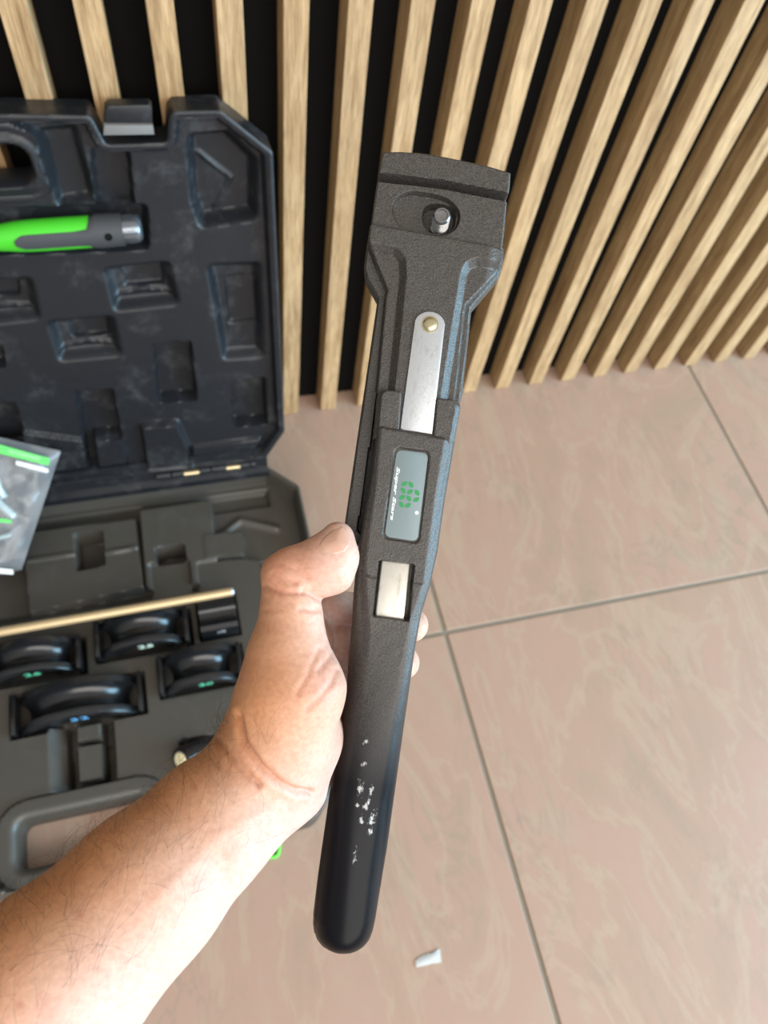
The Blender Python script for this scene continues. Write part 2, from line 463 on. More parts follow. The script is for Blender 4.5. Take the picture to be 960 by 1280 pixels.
M_wood = mat_wood(); M_stone = mat_stone()
M_case = mat_case('black_case_plastic', (0.013, 0.0145, 0.018), 0.6, 0.38, 0.45); M_tray_lit = mat_case('black_plastic_ceiling_lit', (0.064, 0.058, 0.049), 0.3, 0.40, 0.6)  # one plastic twice: tray's copy paler and warmer, ceiling reflection put into its colour
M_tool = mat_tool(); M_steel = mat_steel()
M_former = plain('black_former', (0.010, 0.011, 0.013), 0.24, 0.0, 0.6)
M_black = plain('matt_black_felt', (0.006, 0.006, 0.006), 0.95, 0, 0.1)
M_grout = plain('olive_grey_grout', (0.235, 0.20, 0.155), 0.9)
M_skin = mat_skin()

# ------------------------------------------------------------------ setting: floor of stone tiles, wall of oak slats
WALL_Y = 0.7660; DEP = 0.0368; SP = 0.0628; SW = 0.0249; X0 = 0.4465
bm = bmesh.new(); add_box(bm, (-1.6, -1.5, -0.03), (2.2, WALL_Y + DEP, -0.0018))
floor = tag(bm_obj('floor', bm, M_grout), None, None, None, 'structure')
xs = [-1.504 + 0.6 * i + 0.0002 for i in range(7)]; ys = [-1.4544, -0.8544, -0.2544, 0.3456]
tile_cache = {}
for i in range(6):
    for j in range(4):
        x0, x1 = xs[i], xs[i + 1]; y0 = ys[j]; y1 = ys[j + 1] if j < 3 else WALL_Y + DEP + 0.003
        key = (j == 3)
        if key not in tile_cache:
            bm = bmesh.new(); add_box(bm, (0.003, 0.003, -0.01), (x1 - x0 - 0.003, y1 - y0 - 0.003, 0.0), 0.0012, 2)
            me = bpy.data.meshes.new('tile'); bmesh.ops.recalc_face_normals(bm, faces=bm.faces); bm.to_mesh(me); bm.free(); me.materials.append(M_stone)
            tile_cache[key] = me
        o = bpy.data.objects.new('tile', tile_cache[key]); COL.objects.link(o); o.parent = floor; o.location = (x0, y0, 0)

bm = bmesh.new(); add_box(bm, (-1.6, WALL_Y + DEP, -0.03), (2.2, WALL_Y + DEP + 0.02, 2.5))
wall = tag(bm_obj('wall_back', bm, M_black), None, None, None, 'structure')
bm = bmesh.new(); add_box(bm, (0, 0, 0.0015), (SW, DEP, 2.45), 0.0007, 2)
me = bpy.data.meshes.new('slat'); bmesh.ops.recalc_face_normals(bm, faces=bm.faces); bm.to_mesh(me); bm.free(); me.materials.append(M_wood)
for k in range(-13, 17):
    o = bpy.data.objects.new('slat', me); COL.objects.link(o); o.parent = wall
    o.location = (X0 + SP * k, WALL_Y, 0)

# ------------------------------------------------------------------ tool case: moulded tray on the floor, lid leaning on the wall
case = thing('tool_case', 'large open black plastic tool case with moulded pockets, lid leaning on the slatted wall', 'tool case',
             Matrix.Translation((-0.2, 0.4, 0)))
CASE_INV = Matrix.Translation((0.2, -0.4, 0))
def in_case(o, world_m):
    o.parent = case; o.matrix_local = CASE_INV @ world_m; return o

MID = -0.204
def lp(pts, h=0.0): return LID.poly(pts, h)
# outline of the lid: the seen right half measured, the left half its mirror image
_pr = [(108, 127), (115, 138), (128, 163), (207, 161), (209, 131), (215, 122), (274, 121), (341, 186), (356, 540), (332, 574)]
right = [(LID.uv(a, b, 0)[0], LID.uv(a, b, -0.034 if b < 170 else 0)[1]) for a, b in _pr]      # along the top it is the rear edge that shows
right[7] = (right[7][0], right[7][1] - 0.004)
right = [(-0.135, right[0][1] + 0.004)] + right
b_low = right[-1][1]
outl = right + [(2 * MID - a, b) for a, b in right[::-1]]
outl = fillet(outl, 0.006, 4)
rim_in = [(0.0, 0.0)]
hole = lp([(-150, 185), (12, 182), (30, 190), (39, 206), (40, 224), (24, 232), (-150, 245)])
hr = max(p[0] for p in hole); hb0 = min(p[1] for p in hole[3:6]); hb1 = max(p[1] for p in hole[1:4])
hole = fillet([(hr, hb0), (hr, hb1), (2 * MID - hr, hb1), (2 * MID - hr, hb0)], [0.014, 0.022, 0.022, 0.014], 5)
mm = 1e-3
def lid_h(X, Y, d):
    fl = -14 * mm
    h = np.zeros_like(X)
    h = fl + (0 - fl) * sm((10.5 * mm - d) / (5 * mm) + 0.3)                       # raised rim, inner wall
    h = np.where(d < 2.5 * mm, h - 1.6 * mm * (1 - d / (2.5 * mm)) ** 2, h)
    groove = np.abs(d - 6.0 * mm); h = h - 1.1 * mm * np.exp(-(groove / (1.1 * mm)) ** 2)
    def pk(pts, t, w, r=0.004, hh=-0.014):
        t = t - 9 if t < -15 else t
        nonlocal h
        h = carve(h, X, Y, fillet(lp(pts, hh), r, 4), t * mm, w * mm)
    # handle frame round the grip opening
    sh = psdf(X, Y, hole)
    fr = sm((22 * mm - sh) / (4 * mm)); h = h * (1 - fr) + np.maximum(h, -2 * mm) * fr
    h = np.where(sh < 4 * mm, h - 2.0 * mm * (1 - np.clip(sh, 0, 4 * mm) / (4 * mm)) ** 2, h)
    h -= 1.2 * mm * np.exp(-((sh - 12 * mm) / (1.2 * mm)) ** 2)
    pk([(50, 165), (93, 160), (116, 250), (75, 256)], -18, 10)                      # channel right of the handle
    pk([(114, 186), (160, 184), (168, 268), (122, 262)], -23, 4)
    pk([(-60, 266), (182, 258), (184, 310), (-60, 318)], -24, 8, 0.006)            # slot for the green handled tool
    pk([(238, 172), (284, 168), (318, 202), (318, 272), (253, 281), (243, 250)], -25, 12)     # corner pocket
    dl = pline(X, Y, lp([(249, 196), (290, 228), (270, 262)], -0.022)); h += 2.6 * mm * np.exp(-(dl / (2.2 * mm)) ** 2)
    pk([(135, 340), (209, 331), (220, 378), (146, 386)], -20, 13)
    pk([(153, 336), (203, 334), (206, 362), (157, 366)], -26, 3)
    pk([(64, 406), (139, 399), (148, 442), (77, 449)], -20, 13)
    pk([(85, 404), (133, 401), (137, 427), (90, 430)], -26, 3)
    pk([(-40, 357), (36, 351), (46, 396), (-40, 406)], -20, 13)
    pk([(-40, 358), (22, 354), (24, 377), (-40, 380)], -26, 3)
    pk([(-40, 436), (2, 432), (6, 458), (-40, 464)], -22, 5)
    pk([(191, 430), (238, 427), (246, 500), (199, 503)], -26, 3)                   # deep slot
    pk([(263, 335), (322, 332), (327, 444), (282, 447)], -19, 13)                   # right pocket
    pk([(283, 354), (321, 350), (325, 409), (288, 412)], -25, 4)
    pk([(291, 475), (331, 473), (334, 530), (292, 533)], -25, 4)                   # corner square
    pk([(96, 490), (140, 487), (158, 580), (110, 584)], -25, 4)                    # lower pocket
    pk([(-40, 506), (18, 503), (34, 560), (-40, 566)], -25, 4)
    pk([(28, 538), (104, 548), (106, 557), (30, 560)], -8, 3, 0.002)               # ledge
    pk([(176, 528), (222, 525), (236, 556), (234, 576), (184, 580)], -3, 5)        # block
    pk([(118, 548), (154, 546), (158, 578), (123, 582)], -10, 3, 0.002)
    pk([(240, 556), (326, 546), (316, 566), (240, 577)], -8, 4, 0.003)
    # saddle ribs in the arched pockets
    for q in ([(147, 372), (180, 366), (212, 368)], [(78, 438), (110, 431), (142, 433)], [(-20, 392), (10, 386), (40, 387)]):
        dl = pline(X, Y, lp(q, -0.018)); h += 3.5 * mm * np.exp(-(dl / (2.4 * mm)) ** 2)
    return h
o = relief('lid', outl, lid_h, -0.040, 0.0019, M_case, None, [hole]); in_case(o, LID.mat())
# latch in the notch of the lid
M_latch = plain('grey_latch_face', (0.20, 0.195, 0.19), 0.5)
bm = bmesh.new(); q = lp([(130, 158), (191, 158), (190, 133), (186, 130), (136, 131), (131, 135)], -0.012)
add_prism(bm, ccw(q), -0.026, -0.010, 0.002, 2)
lt = bm_obj('latch', bm, M_case, None, 35); in_case(lt, LID.mat())
bm = bmesh.new(); q = lp([(129, 169), (193, 168), (191, 156), (130, 156)], -0.006); add_prism(bm, ccw(q), -0.016, -0.005, 0.001, 2)
lk = bm_obj('latch_lip', bm, M_latch, None, 35); lk.parent = lt

# tray
def _w(pa, pb, k):
    a, b = on_z(*pa, .045), on_z(*pb, .045); return (a[0] + b[0]) / 2, (b[0] - a[0]) * k
SEATS = []
for pa, pb, k, yf_, th_ in (((13, 905), (180, 875), .95, .304, .050), ((-22, 842), (104, 825), .95, .370, .046), ((122, 820), (239, 805), .95, .380, .050), ((203, 870), (306, 858), .97, .317, .050)):
    cx_, W_ = _w(pa, pb, k); SEATS.append((cx_, yf_, W_, th_))
p_blk = on_z(276, 792, 0.045); SEATS.append((p_blk[0], p_blk[1] - 0.003, 0.043, 0.055))
def zp(pts, z): return [tuple(on_z(a, b, z)[:2]) for a, b in pts]
XR = 0.126
t_out = [(0.085, 0.633), (XR, 0.592), (XR, 0.205), (0.062, 0.128), (2 * MID - 0.062, 0.128), (2 * MID - XR, 0.205), (2 * MID - XR, 0.592), (2 * MID - 0.085, 0.633)]
t_out = fillet(t_out, [0.01, 0.012, 0.02, 0.03, 0.03, 0.02, 0.012, 0.01], 5)
hl = -0.278
t_hole = fillet([(hl, 0.150), (2 * MID - hl, 0.150), (2 * MID - hl, 0.203), (hl, 0.203)], 0.013, 5)
DK = 0.040
def tray_h(X, Y, d):
    dk = DK - 0.014 * sm((Y - 0.452) / 0.02)
    h = dk + (0.060 - dk) * sm((9 * mm - d) / (5 * mm) + 0.3)
    h = np.where(d < 3 * mm, h - 2.0 * mm * (1 - d / (3 * mm)) ** 2, h)
    h = h - 1.2 * mm * np.exp(-((d - 5.0 * mm) / (1.1 * mm)) ** 2)
    h = np.where((Y > 0.56), carve(h, X, Y, [(-0.6, 0.585), (0.08, 0.585), (0.08, 0.612), (-0.6, 0.612)], 0.016, 0.006), h)
    def pk(pts, z, w, r=0.004, ref=DK):
        nonlocal h
        h = carve(h, X, Y, fillet(zp(pts, ref), r, 4), z, w * mm)
    pk([(30, 705), (36, 665), (170, 647), (181, 735), (36, 768)], 0.041, 3.5)        # left panel
    pk([(32, 700), (100, 690), (100, 694), (33, 705)], 0.0445, 2, 0.001)
    pk([(130, 690), (172, 682), (172, 687), (131, 695)], 0.0445, 2, 0.001)
    pk([(94, 668), (127, 664), (130, 706), (97, 713)], 0.006, 4)
    pk([(173, 638), (264, 625), (272, 700), (268, 728), (182, 736)], 0.043, 4)     # middle panel
    pk([(194, 687), (229, 681), (233, 700), (197, 706)], 0.004, 3)
    pk([(186, 706), (236, 699), (241, 745), (190, 752)], 0.036, 4)
    pk([(182, 752), (242, 745), (242, 752), (182, 760)], 0.012, 2.5)
    pk([(246, 704), (300, 697), (330, 700), (334, 790), (252, 806)], 0.040, 3)     # right panel
    pk([(254, 669), (302, 664), (306, 694), (257, 700)], 0.044, 4)
    pk([(326, 699), (360, 694), (366, 730), (332, 735)], 0.004, 3)                 # dark pocket by the thumb
    for (cx_, yf_, W_, th_) in SEATS:                                              # seats of the formers
        h = carve(h, X, Y, [(cx_ - W_ / 2 - 0.0055, yf_ - 0.0015), (cx_ + W_ / 2 + 0.0055, yf_ - 0.0015), (cx_ + W_ / 2 + 0.0055, yf_ + th_ + 0.003), (cx_ - W_ / 2 - 0.0055, yf_ + th_ + 0.003)], 0.022, 0.0015)
    # slot with a sloping left side, two side channels and two cross grooves
    sl = fillet(zp([(58, 910), (84, 906), (88, 998), (63, 1002)], DK), 0.002, 3); sl0 = zp([(58, 910), (63, 1002)], DK)
    run = pline(X, Y, sl0); m_ = sm(-psdf(X, Y, sl) / (2 * mm) + 0.5); h = h * (1 - m_) + (DK - 0.86 * run) * m_
    pk([(79, 905), (94, 903), (99, 998), (86, 1000)], 0.004, 2, 0.001)
    pk([(126, 899), (140, 897), (146, 989), (131, 991)], 0.004, 2, 0.001)
    for q in ([(90, 931), (130, 925)], [(94, 981), (136, 974)]):
        dl = pline(X, Y, zp(q, DK)); h = np.maximum(h - 18 * mm * np.exp(-(dl / (2.3 * mm)) ** 4), 0.003)
    pk([(224, 925), (300, 915), (310, 962), (228, 966)], 0.018, 4)
    # the handle: a low rounded frame round the grip opening
    sh = psdf(X, Y, t_hole)
    h = np.where(sh < 30 * mm, np.where((Y < 0.236), h * 0 + 0.0455 + (h - 0.0455) * sm((sh - 22 * mm) / (4 * mm)), h), h)
    h -= 3.0 * mm * np.exp(-((sh - 24 * mm) / (1.4 * mm)) ** 2)
    h = np.where(sh < 9 * mm, h - 7 * mm * (1 - np.clip(sh, 0, 9 * mm) / (9 * mm)) ** 2, h)
    # sloping corner by the hinge
    dl = pline(X, Y, zp([(270, 668), (300, 645), (345, 655)], 0.04)); h += 5 * mm * np.exp(-(dl / (5 * mm)) ** 2) * (h < 0.034)
    return h
o = relief('tray', t_out, tray_h, 0.0, 0.0021, M_tray_lit, None, [t_hole]); in_case(o, Matrix.Identity(4))

# hinge between tray and lid
M_pin = plain('brass_hinge_pin', (0.75, 0.62, 0.38), 0.3, 0.9)
hx = lambda px, py: on_z(px, py, 0.068)[0]
hy = 0.636
bm = bmesh.new()
add_prism(bm, ccw([(0.622, 0.050), (0.646, 0.050), (0.650, 0.096), (0.641, 0.098), (0.639, 0.083), (0.634, 0.080), (0.631, 0.066), (0.622, 0.062)]), 0.0, 0.585)
bmesh.ops.transform(bm, matrix=Matrix(((0, 0, 1, -0.50), (1, 0, 0, 0), (0, 1, 0, 0), (0, 0, 0, 1))), verts=bm.verts)
hg = bm_obj('hinge', bm, M_case, None, 30); in_case(hg, Matrix.Identity(4))
for a, b in ((196, 214), (216, 230), (250, 264), (266, 284), (302, 314), (316, 322)):
    xa, xb = hx(a, 600), hx(b, 590); bm = bmesh.new()
    add_lathe(bm, [(0.0045, 0), (0.0058, 0.001), (0.0058, xb - xa - 0.001), (0.0045, xb - xa)], 14, mtx=axis_matrix((xa, hy - 0.004, 0.074), (1, 0, 0), (0, 0, 1)))
    o = bm_obj('hinge_knuckle', bm, M_case, None, 40); o.parent = hg
for a, b in ((231, 249), (285, 301)):
    xa, xb = hx(a, 597), hx(b, 590)
    bm = bmesh.new(); add_lathe(bm, [(0.0040, 0), (0.0040, xb - xa)], 12, mtx=axis_matrix((xa, hy - 0.006, 0.074), (1, 0, 0), (0, 0, 1)))
    p = bm_obj('hinge_pin', bm, M_pin, None, 40); p.parent = hg

# ------------------------------------------------------------------ bending formers standing in the tray
M_green_ink = plain('green_ink', (0.12, 0.60, 0.36), 0.5)
M_pale_ink = plain('pale_ink', (0.62, 0.80, 0.68), 0.5)
M_blue_ink = plain('blue_ink', (0.12, 0.38, 0.70), 0.5)
def text_mesh(s, size, shear=0.0, bold=0.0, ext=0.0002, sx=1.0):
    cu = bpy.data.curves.new('lettering', 'FONT'); cu.body = s; cu.size = size; cu.shear = shear; cu.offset = bold
    cu.extrude = ext; cu.align_x = 'CENTER'; cu.align_y = 'CENTER'; cu.resolution_u = 3
    o = bpy.data.objects.new('lettering_tmp', cu); COL.objects.link(o)
    dg = bpy.context.evaluated_depsgraph_get(); dg.update()
    me = bpy.data.meshes.new_from_object(o.evaluated_get(dg))
    bpy.data.objects.remove(o); bpy.data.curves.remove(cu)
    if sx != 1.0: me.transform(Matrix.Diagonal((sx, 1, 1, 1)))
    return me
def former(cx, yf, ztop, W, th, label, ink, mark, msize, rot=0.0):
    """grooved half-round shoe: axis along y, front face at y = yf"""
    root = thing('bending_former', label, 'bending former', Matrix.Translation((cx, yf, 0)) @ Matrix.Rotation(rot, 4, 'Z'), 'bending formers in the tray')
    Rr = W * 0.53; half = math.asin(min(0.93, W * 0.47 / Rr)); zc = ztop - Rr
    prof = []                                   # (radius drop, y) across the rim
    fl = th * 0.20
    prof += [(Rr * 0.42, 0.0), (0.0105, 0.0), (0.0105, 0.004)]
    prof += [(0.0022, 0.002), (0.0005, 0.0008), (0, 0.002), (0, fl)]
    gr = (th - 2 * fl) / 2
    for k in range(1, 10):
        a = math.pi * k / 10; prof.append((gr * 0.85 * math.sin(a), fl + gr * (1 - math.cos(a))))
    prof += [(0, th - fl), (0, th - 0.0015), (0.0012, th), (Rr * 0.42, th)]
    prof = [(Rr * 0.42, 0.0045), (0.0125, 0.0045), (0.0105, 0.0035), (0.0095, 0.0008), (0.0085, 0.0)] + prof[3:]
    n = 40; bm = bmesh.new(); rows = []
    for i in range(n + 1):
        a = -half + 2 * half * i / n
        rows.append([bm.verts.new(((Rr - dr) * math.sin(a), y, max(0.0235 + 0.0002 * k_, zc + (Rr - dr) * math.cos(a)))) for k_, (dr, y) in enumerate(prof)])
    for a, b in zip(rows[:-1], rows[1:]):
        for k in range(len(prof)):
            bm.faces.new((a[k], a[(k + 1) % len(prof)], b[(k + 1) % len(prof)], b[k]))
    bm.faces.new(rows[0]); bm.faces.new(rows[-1][::-1])
    bm_obj('grooved_shoe', bm, M_former, root, 30)
    for s in (-1, 1):                            # lugs at both ends
        bm = bmesh.new(); zz = zc + Rr * math.cos(half) 
        add_box(bm, (s * W / 2 - 0.003, 0.0, 0.0235), (s * W / 2 + 0.003, th, max(zz + 0.012, 0.050)), 0.0015, 2)
        bm_obj('lug', bm, M_former, root, 35)
    me = text_mesh(mark, msize, 0, 0.0, 0.0004, 1.5)
    o = link_mesh('size_mark', me, ink, root)
    o.matrix_local = Matrix.Translation((0.004, 0.0004, ztop - 0.0095 - msize * 0.5)) @ Matrix.Rotation(math.radians(90), 4, 'X')
    return root
for (cx_, yf_, W_, th_), zt_, lab, ink, mk, ms in zip(SEATS, (0.078, 0.082, 0.082, 0.077),
        ('widest black bending former, frontmost in the tray above the ladder shaped slot', 'black bending former at the left photo edge, under the tan rod',
         'black bending former with pale green mark, below the middle of the tan rod', 'black bending former half hidden by the wrist, right of the widest one'),
        (M_blue_ink, M_green_ink, M_pale_ink, M_green_ink), ('32', '26', '25', '20'), (0.015, 0.014, 0.014, 0.013)):
    former(cx_, yf_, zt_, W_, th_, lab, ink, mk, ms)

# small block former with a white mark
p0 = p_blk
root = thing('saddle_block', 'small black grooved block with white marking under the tip of the tan rod', 'block', Matrix.Translation((p0[0], p0[1] - 0.003, 0)), None)
W2 = 0.0245; n = 14
prof = [(0.0, 0.023), (0.0, 0.050), (0.004, 0.060), (0.010, 0.063)]
for k in range(1, 8):
    t = math.pi * k / 8; prof.append((0.010 + 0.013 * (1 - math.cos(t)), 0.063 - 0.008 * math.sin(t)))
prof += [(0.036, 0.063), (0.052, 0.063), (0.055, 0.060), (0.055, 0.023)]
bm = bmesh.new(); L_ = [bm.verts.new((-W2, y, z)) for y, z in prof]; R_ = [bm.verts.new((W2, y, z)) for y, z in prof]
for k in range(len(prof)): bm.faces.new((L_[k], R_[k], R_[(k + 1) % len(prof)], L_[(k + 1) % len(prof)]))
bm.faces.new(L_[::-1]); bm.faces.new(R_)
bmesh.ops.bevel(bm, geom=[e for e in bm.edges if len(e.link_faces) == 2 and e.calc_face_angle(0) > 0.9], offset=0.0015, segments=2, affect='EDGES')
bm_obj('block_body', bm, M_former, root, 35)
o = link_mesh('size_mark', text_mesh('UP8', 0.0065, 0.2, 0, 0.0003), plain('white_ink', (0.42, 0.44, 0.46), 0.5), root)
o.matrix_local = Matrix.Translation((0.001, 0.0016, 0.0545)) @ Matrix.Rotation(math.radians(68), 4, 'X')

# ------------------------------------------------------------------ rod lying across the formers
e1 = on_z(292, 739, 0.0885); e0 = on_z(0, 790, 0.0885); dr = Vector(e0 - e1).normalized()
root = thing('rod', 'long thin tan rod with a shiny round end lying across the tray', 'rod', axis_matrix(e1, dr, (0, 0, 1)))
M_rod = plain('tan_rod', (0.66, 0.48, 0.27), 0.25, 0.35, 0.6)  # even tan, partly metallic
bm = bmesh.new(); add_lathe(bm, [(0.0058, 0.003), (0.0058, 0.50)], 20); bm_obj('shaft', bm, M_rod, root, 50)
bm = bmesh.new(); add_lathe(bm, [(0.0, -0.0008), (0.0036, -0.0006), (0.0052, 0.0006), (0.0057, 0.003)], 20); bm_obj('rod_end', bm, mat_steel('bright_end', (0.8, 0.82, 0.9), 0.25, 0.1), root, 50)

# ------------------------------------------------------------------ green handled tool in the lid
def lw(px, py, h):
    a, b = LID.uv(px, py, h); return LID.o + LID.x * a + LID.y * b + LID.z * h
HZ = -0.006
g0, g1 = lw(-40, 300, HZ), lw(178, 285, HZ)
ax = Vector(g1 - g0); Lg = ax.length
root = thing('deburring_tool', 'bright green tool handle with dark grey grip lying in the open lid', 'hand tool', axis_matrix(g0, ax, LID.z))
M_green = plain('bright_green_plastic', (0.075, 0.62, 0.030), 0.38)
M_grip = plain('dark_grey_rubber', (0.055, 0.057, 0.062), 0.6)
s = Lg / 218.0
def prf(t):   # radius along the handle, t in px from the left end
    return 0.0165 * (1 - 0.24 * math.exp(-((t - 20) / 34.0) ** 2)) * (1.0 if t < 170 else 0.97)
bm = bmesh.new(); add_lathe(bm, [(0.006, 0)] + [(prf(t), t * s) for t in range(2, 158, 6)] + [(0.008, 158 * s)], 28); bm_obj('grip', bm, M_green, root, 50)
bm = bmesh.new()                                                     # grey overmoulding: lower panel running into a full collar
ts = [58, 60, 63, 68, 76, 90, 110, 130, 148, 153, 160, 168, 182, 190, 193]
rows = []
for t in ts:
    full = sm(np.array((t - 146) / 14.0)); 
    nose = math.sqrt(max(0.02, min(1.0, (t - 57) / 12.0)))
    a_lo = -0.58 - 1.6 * float(full); a_hi = 0.46 + 1.0 * float(full)
    mid = (-0.06); hi = mid + (a_hi - mid) * nose; lo = mid + (a_lo - mid) * nose
    r_ = prf(t) + 0.0012
    rows.append([bm.verts.new(((r_ - (0.002 if k in (0, 16) else 0)) * math.cos(lo + (hi - lo) * k / 16), (r_ - (0.002 if k in (0, 16) else 0)) * math.sin(lo + (hi - lo) * k / 16), t * s)) for k in range(17)])
for a, b in zip(rows[:-1], rows[1:]):
    for k in range(16): bm.faces.new((a[k], a[k + 1], b[k + 1], b[k]))
bm_obj('grip_overlay', bm, M_grip, root, 50)
bm = bmesh.new(); add_lathe(bm, [(0.010, 150 * s), (0.0162, 151 * s), (0.0164, 190 * s), (0.0157, 192 * s), (0.010, 193 * s)], 28); bm_obj('collar', bm, M_grip, root, 50)
bm = bmesh.new(); add_lathe(bm, [(0.010, 191 * s), (0.0150, 191 * s), (0.0153, 206 * s), (0.0142, 213 * s), (0.011, 217 * s), (0.0, 218 * s)], 28)
bm_obj('end_cap', bm, plain('dark_chrome', (0.20, 0.22, 0.25), 0.22, 0.75), root, 50)
bm = bmesh.new(); add_lathe(bm, [(0.0040, 0), (0.0040, 0.0012), (0.0026, 0.0014), (0.0, 0.0005)], 16, mtx=axis_matrix((0.0168 * math.cos(-0.10), 0.0168 * math.sin(-0.10), 174 * s), (math.cos(-0.10), math.sin(-0.10), 0), (0, 0, 1)))
bm_obj('hole', bm, M_black, root, 50)

# ------------------------------------------------------------------ clear plastic pouch at the hinge
pn = np.array([0.12, -0.66, 0.74]); pn /= np.linalg.norm(pn); px_ = np.array([1, 0, 0.0]) - pn * pn[0]; px_ /= np.linalg.norm(px_); py_ = np.cross(pn, px_)
BAG = Frame((-0.24, 0.600, 0.125), px_, py_, pn)
root = thing('plastic_pouch', 'crumpled clear plastic pouch with a green printed strip at the case hinge', 'pouch', BAG.mat())
m, nt, N, L, b = new_mat('clear_film')
b.inputs['Base Color'].default_value = (0.30, 0.32, 0.34, 1); b.inputs['Roughness'].default_value = 0.16; b.inputs['Specular IOR Level'].default_value = 0.9
b.inputs['Alpha'].default_value = 0.36
M_film = m
M_film_back = plain('silver_film', (0.15, 0.155, 0.165), 0.3, 0.35)
c_ul, c_ur, c_lr, c_ll = BAG.uv(-120, 520), BAG.uv(76, 564), BAG.uv(27, 712), BAG.uv(-150, 748)
def bag_pt(u, v): 
    p = [(1 - u) * (1 - v) * c_ll[i] + u * (1 - v) * c_lr[i] + u * v * c_ur[i] + (1 - u) * v * c_ul[i] for i in (0, 1)]; return p
from mathutils import noise as mnoise
def sheet(zoff, puff, seed):
    nu, nv = 46, 34; V = []; 
    for i in range(nu + 1):
        for j in range(nv + 1):
            u, v = i / nu, j / nv; x, y = bag_pt(u, v)
            edge = min(u, 1 - u, v, 1 - v); k = min(1, edge / 0.12); k = k * (2 - k)
            w = mnoise.noise((u * 6 + seed, v * 6, seed)) * 0.0045 + mnoise.noise((u * 15 + seed, v * 12, seed)) * 0.0018
            w += abs(mnoise.noise((u * 4 + v * 5, seed, 3.0))) * 0.005
            V.append((x, y, zoff + k * (puff + w) + 0.002 * mnoise.noise((u * 5, v * 5, 9.0))))
    Q = [(i * (nv + 1) + j, (i + 1) * (nv + 1) + j, (i + 1) * (nv + 1) + j + 1, i * (nv + 1) + j + 1) for i in range(nu) for j in range(nv)]
    return V, Q
V, Q = sheet(0.001, 0.009, 1.3); np_mesh('front_film', V, Q, M_film, root, 60)
V, Q = sheet(-0.001, -0.002, 5.1); np_mesh('back_film', V, Q, M_film_back, root, 60)
def strip(name, pts, m, z):
    bm = bmesh.new(); add_prism(bm, ccw(BAG.poly(pts, z)), z - 0.0003, z); return bm_obj(name, bm, m, root)
M_strip = plain('green_print', (0.10, 0.70, 0.12), 0.4); M_white = plain('white_print', (0.85, 0.87, 0.87), 0.4)
sp = strip('green_strip', fillet([(-80, 541), (0, 556), (62, 573), (61, 582), (0, 567), (-80, 552)], 0.8), M_strip, 0.0145)
o = link_mesh('strip_lettering', text_mesh('ACCESSORIES', 0.0062, 0, 0.0001, 0.0002, 1.0), plain('pale_green_print', (0.45, 0.85, 0.45), 0.4), sp)
pa, pb = BAG.uv(2, 562, 0.015), BAG.uv(58, 576, 0.015)
o.matrix_local = Matrix.Translation(((pa[0] + pb[0]) / 2, (pa[1] + pb[1]) / 2, 0.0148)) @ Matrix.Rotation(math.atan2(pb[1] - pa[1], pb[0] - pa[0]), 4, 'Z')
strip('white_strip', fillet([(21, 576), (60, 586), (61, 590), (58, 591), (20, 581), (20, 577)], 0.8), M_white, 0.0145)
strip('green_strip', fillet([(-60, 640), (14, 650), (15, 654), (-60, 648)], 0.8), M_strip, 0.0145)
strip('white_strip', fillet([(-60, 705), (16, 712), (17, 718), (-60, 713)], 0.8), M_white, 0.013)
M_fit = plain('pale_blue_plastic', (0.62, 0.80, 0.82), 0.35)
for pts, rr in (([(-14, 575), (-2, 610), (6, 622)], 0.006), ([(-18, 610), (2, 632), (18, 646)], 0.0062), ([(-20, 690), (-2, 672), (14, 668)], 0.004)):
    bm = bmesh.new(); add_tube(bm, [(*BAG.uv(a, b, 0.005), 0.0055) for a, b in pts], rr * 0.8, 12); bm_obj('plastic_fitting', bm, M_fit, root, 60)

# ------------------------------------------------------------------ small things
p0 = on_z(225, 951, 0.056); p1 = on_z(262, 934, 0.028); dv = Vector(p1 - p0)
root = thing('black_plug', 'black plug with a cream oval end behind the wrist', 'plug', axis_matrix(p0, dv, (0, 0, 1)))
bm = bmesh.new(); add_lathe(bm, [(0.010, 0.001), (0.0145, 0.001), (0.0155, 0.003), (0.0155, 0.05), (0.012, 0.055)], 24); bm_obj('plug_body', bm, M_former, root, 40)
bm = bmesh.new(); add_lathe(bm, [(0.0, -0.001), (0.0095, -0.0005), (0.0108, 0.001), (0.0108, 0.003)], 24); bm_obj('cream_end', bm, plain('cream_plastic', (0.85, 0.78, 0.50), 0.4), root, 40)

pc = on_z(330, 1058, 0.004)
root = None
bm = bmesh.new(); loop = fillet([(-0.020, -0.012), (0.017, -0.012), (0.020, 0.018), (-0.020, 0.016)], 0.006, 5); loop.append(loop[0]); loop.append(loop[1])
add_tube(bm, [(a, b, 0) for a, b in loop], 0.0028, 10, cap=False)
o = bm_obj('green_loop', bm, plain('green_cord', (0.13, 0.62, 0.06), 0.45), None, 60)
o.location = (pc[0], pc[1], 0.003); o.rotation_euler = (0, 0, -0.18)
tag(o, 'small bright green loop on the stone floor below the wrist', 'loop')

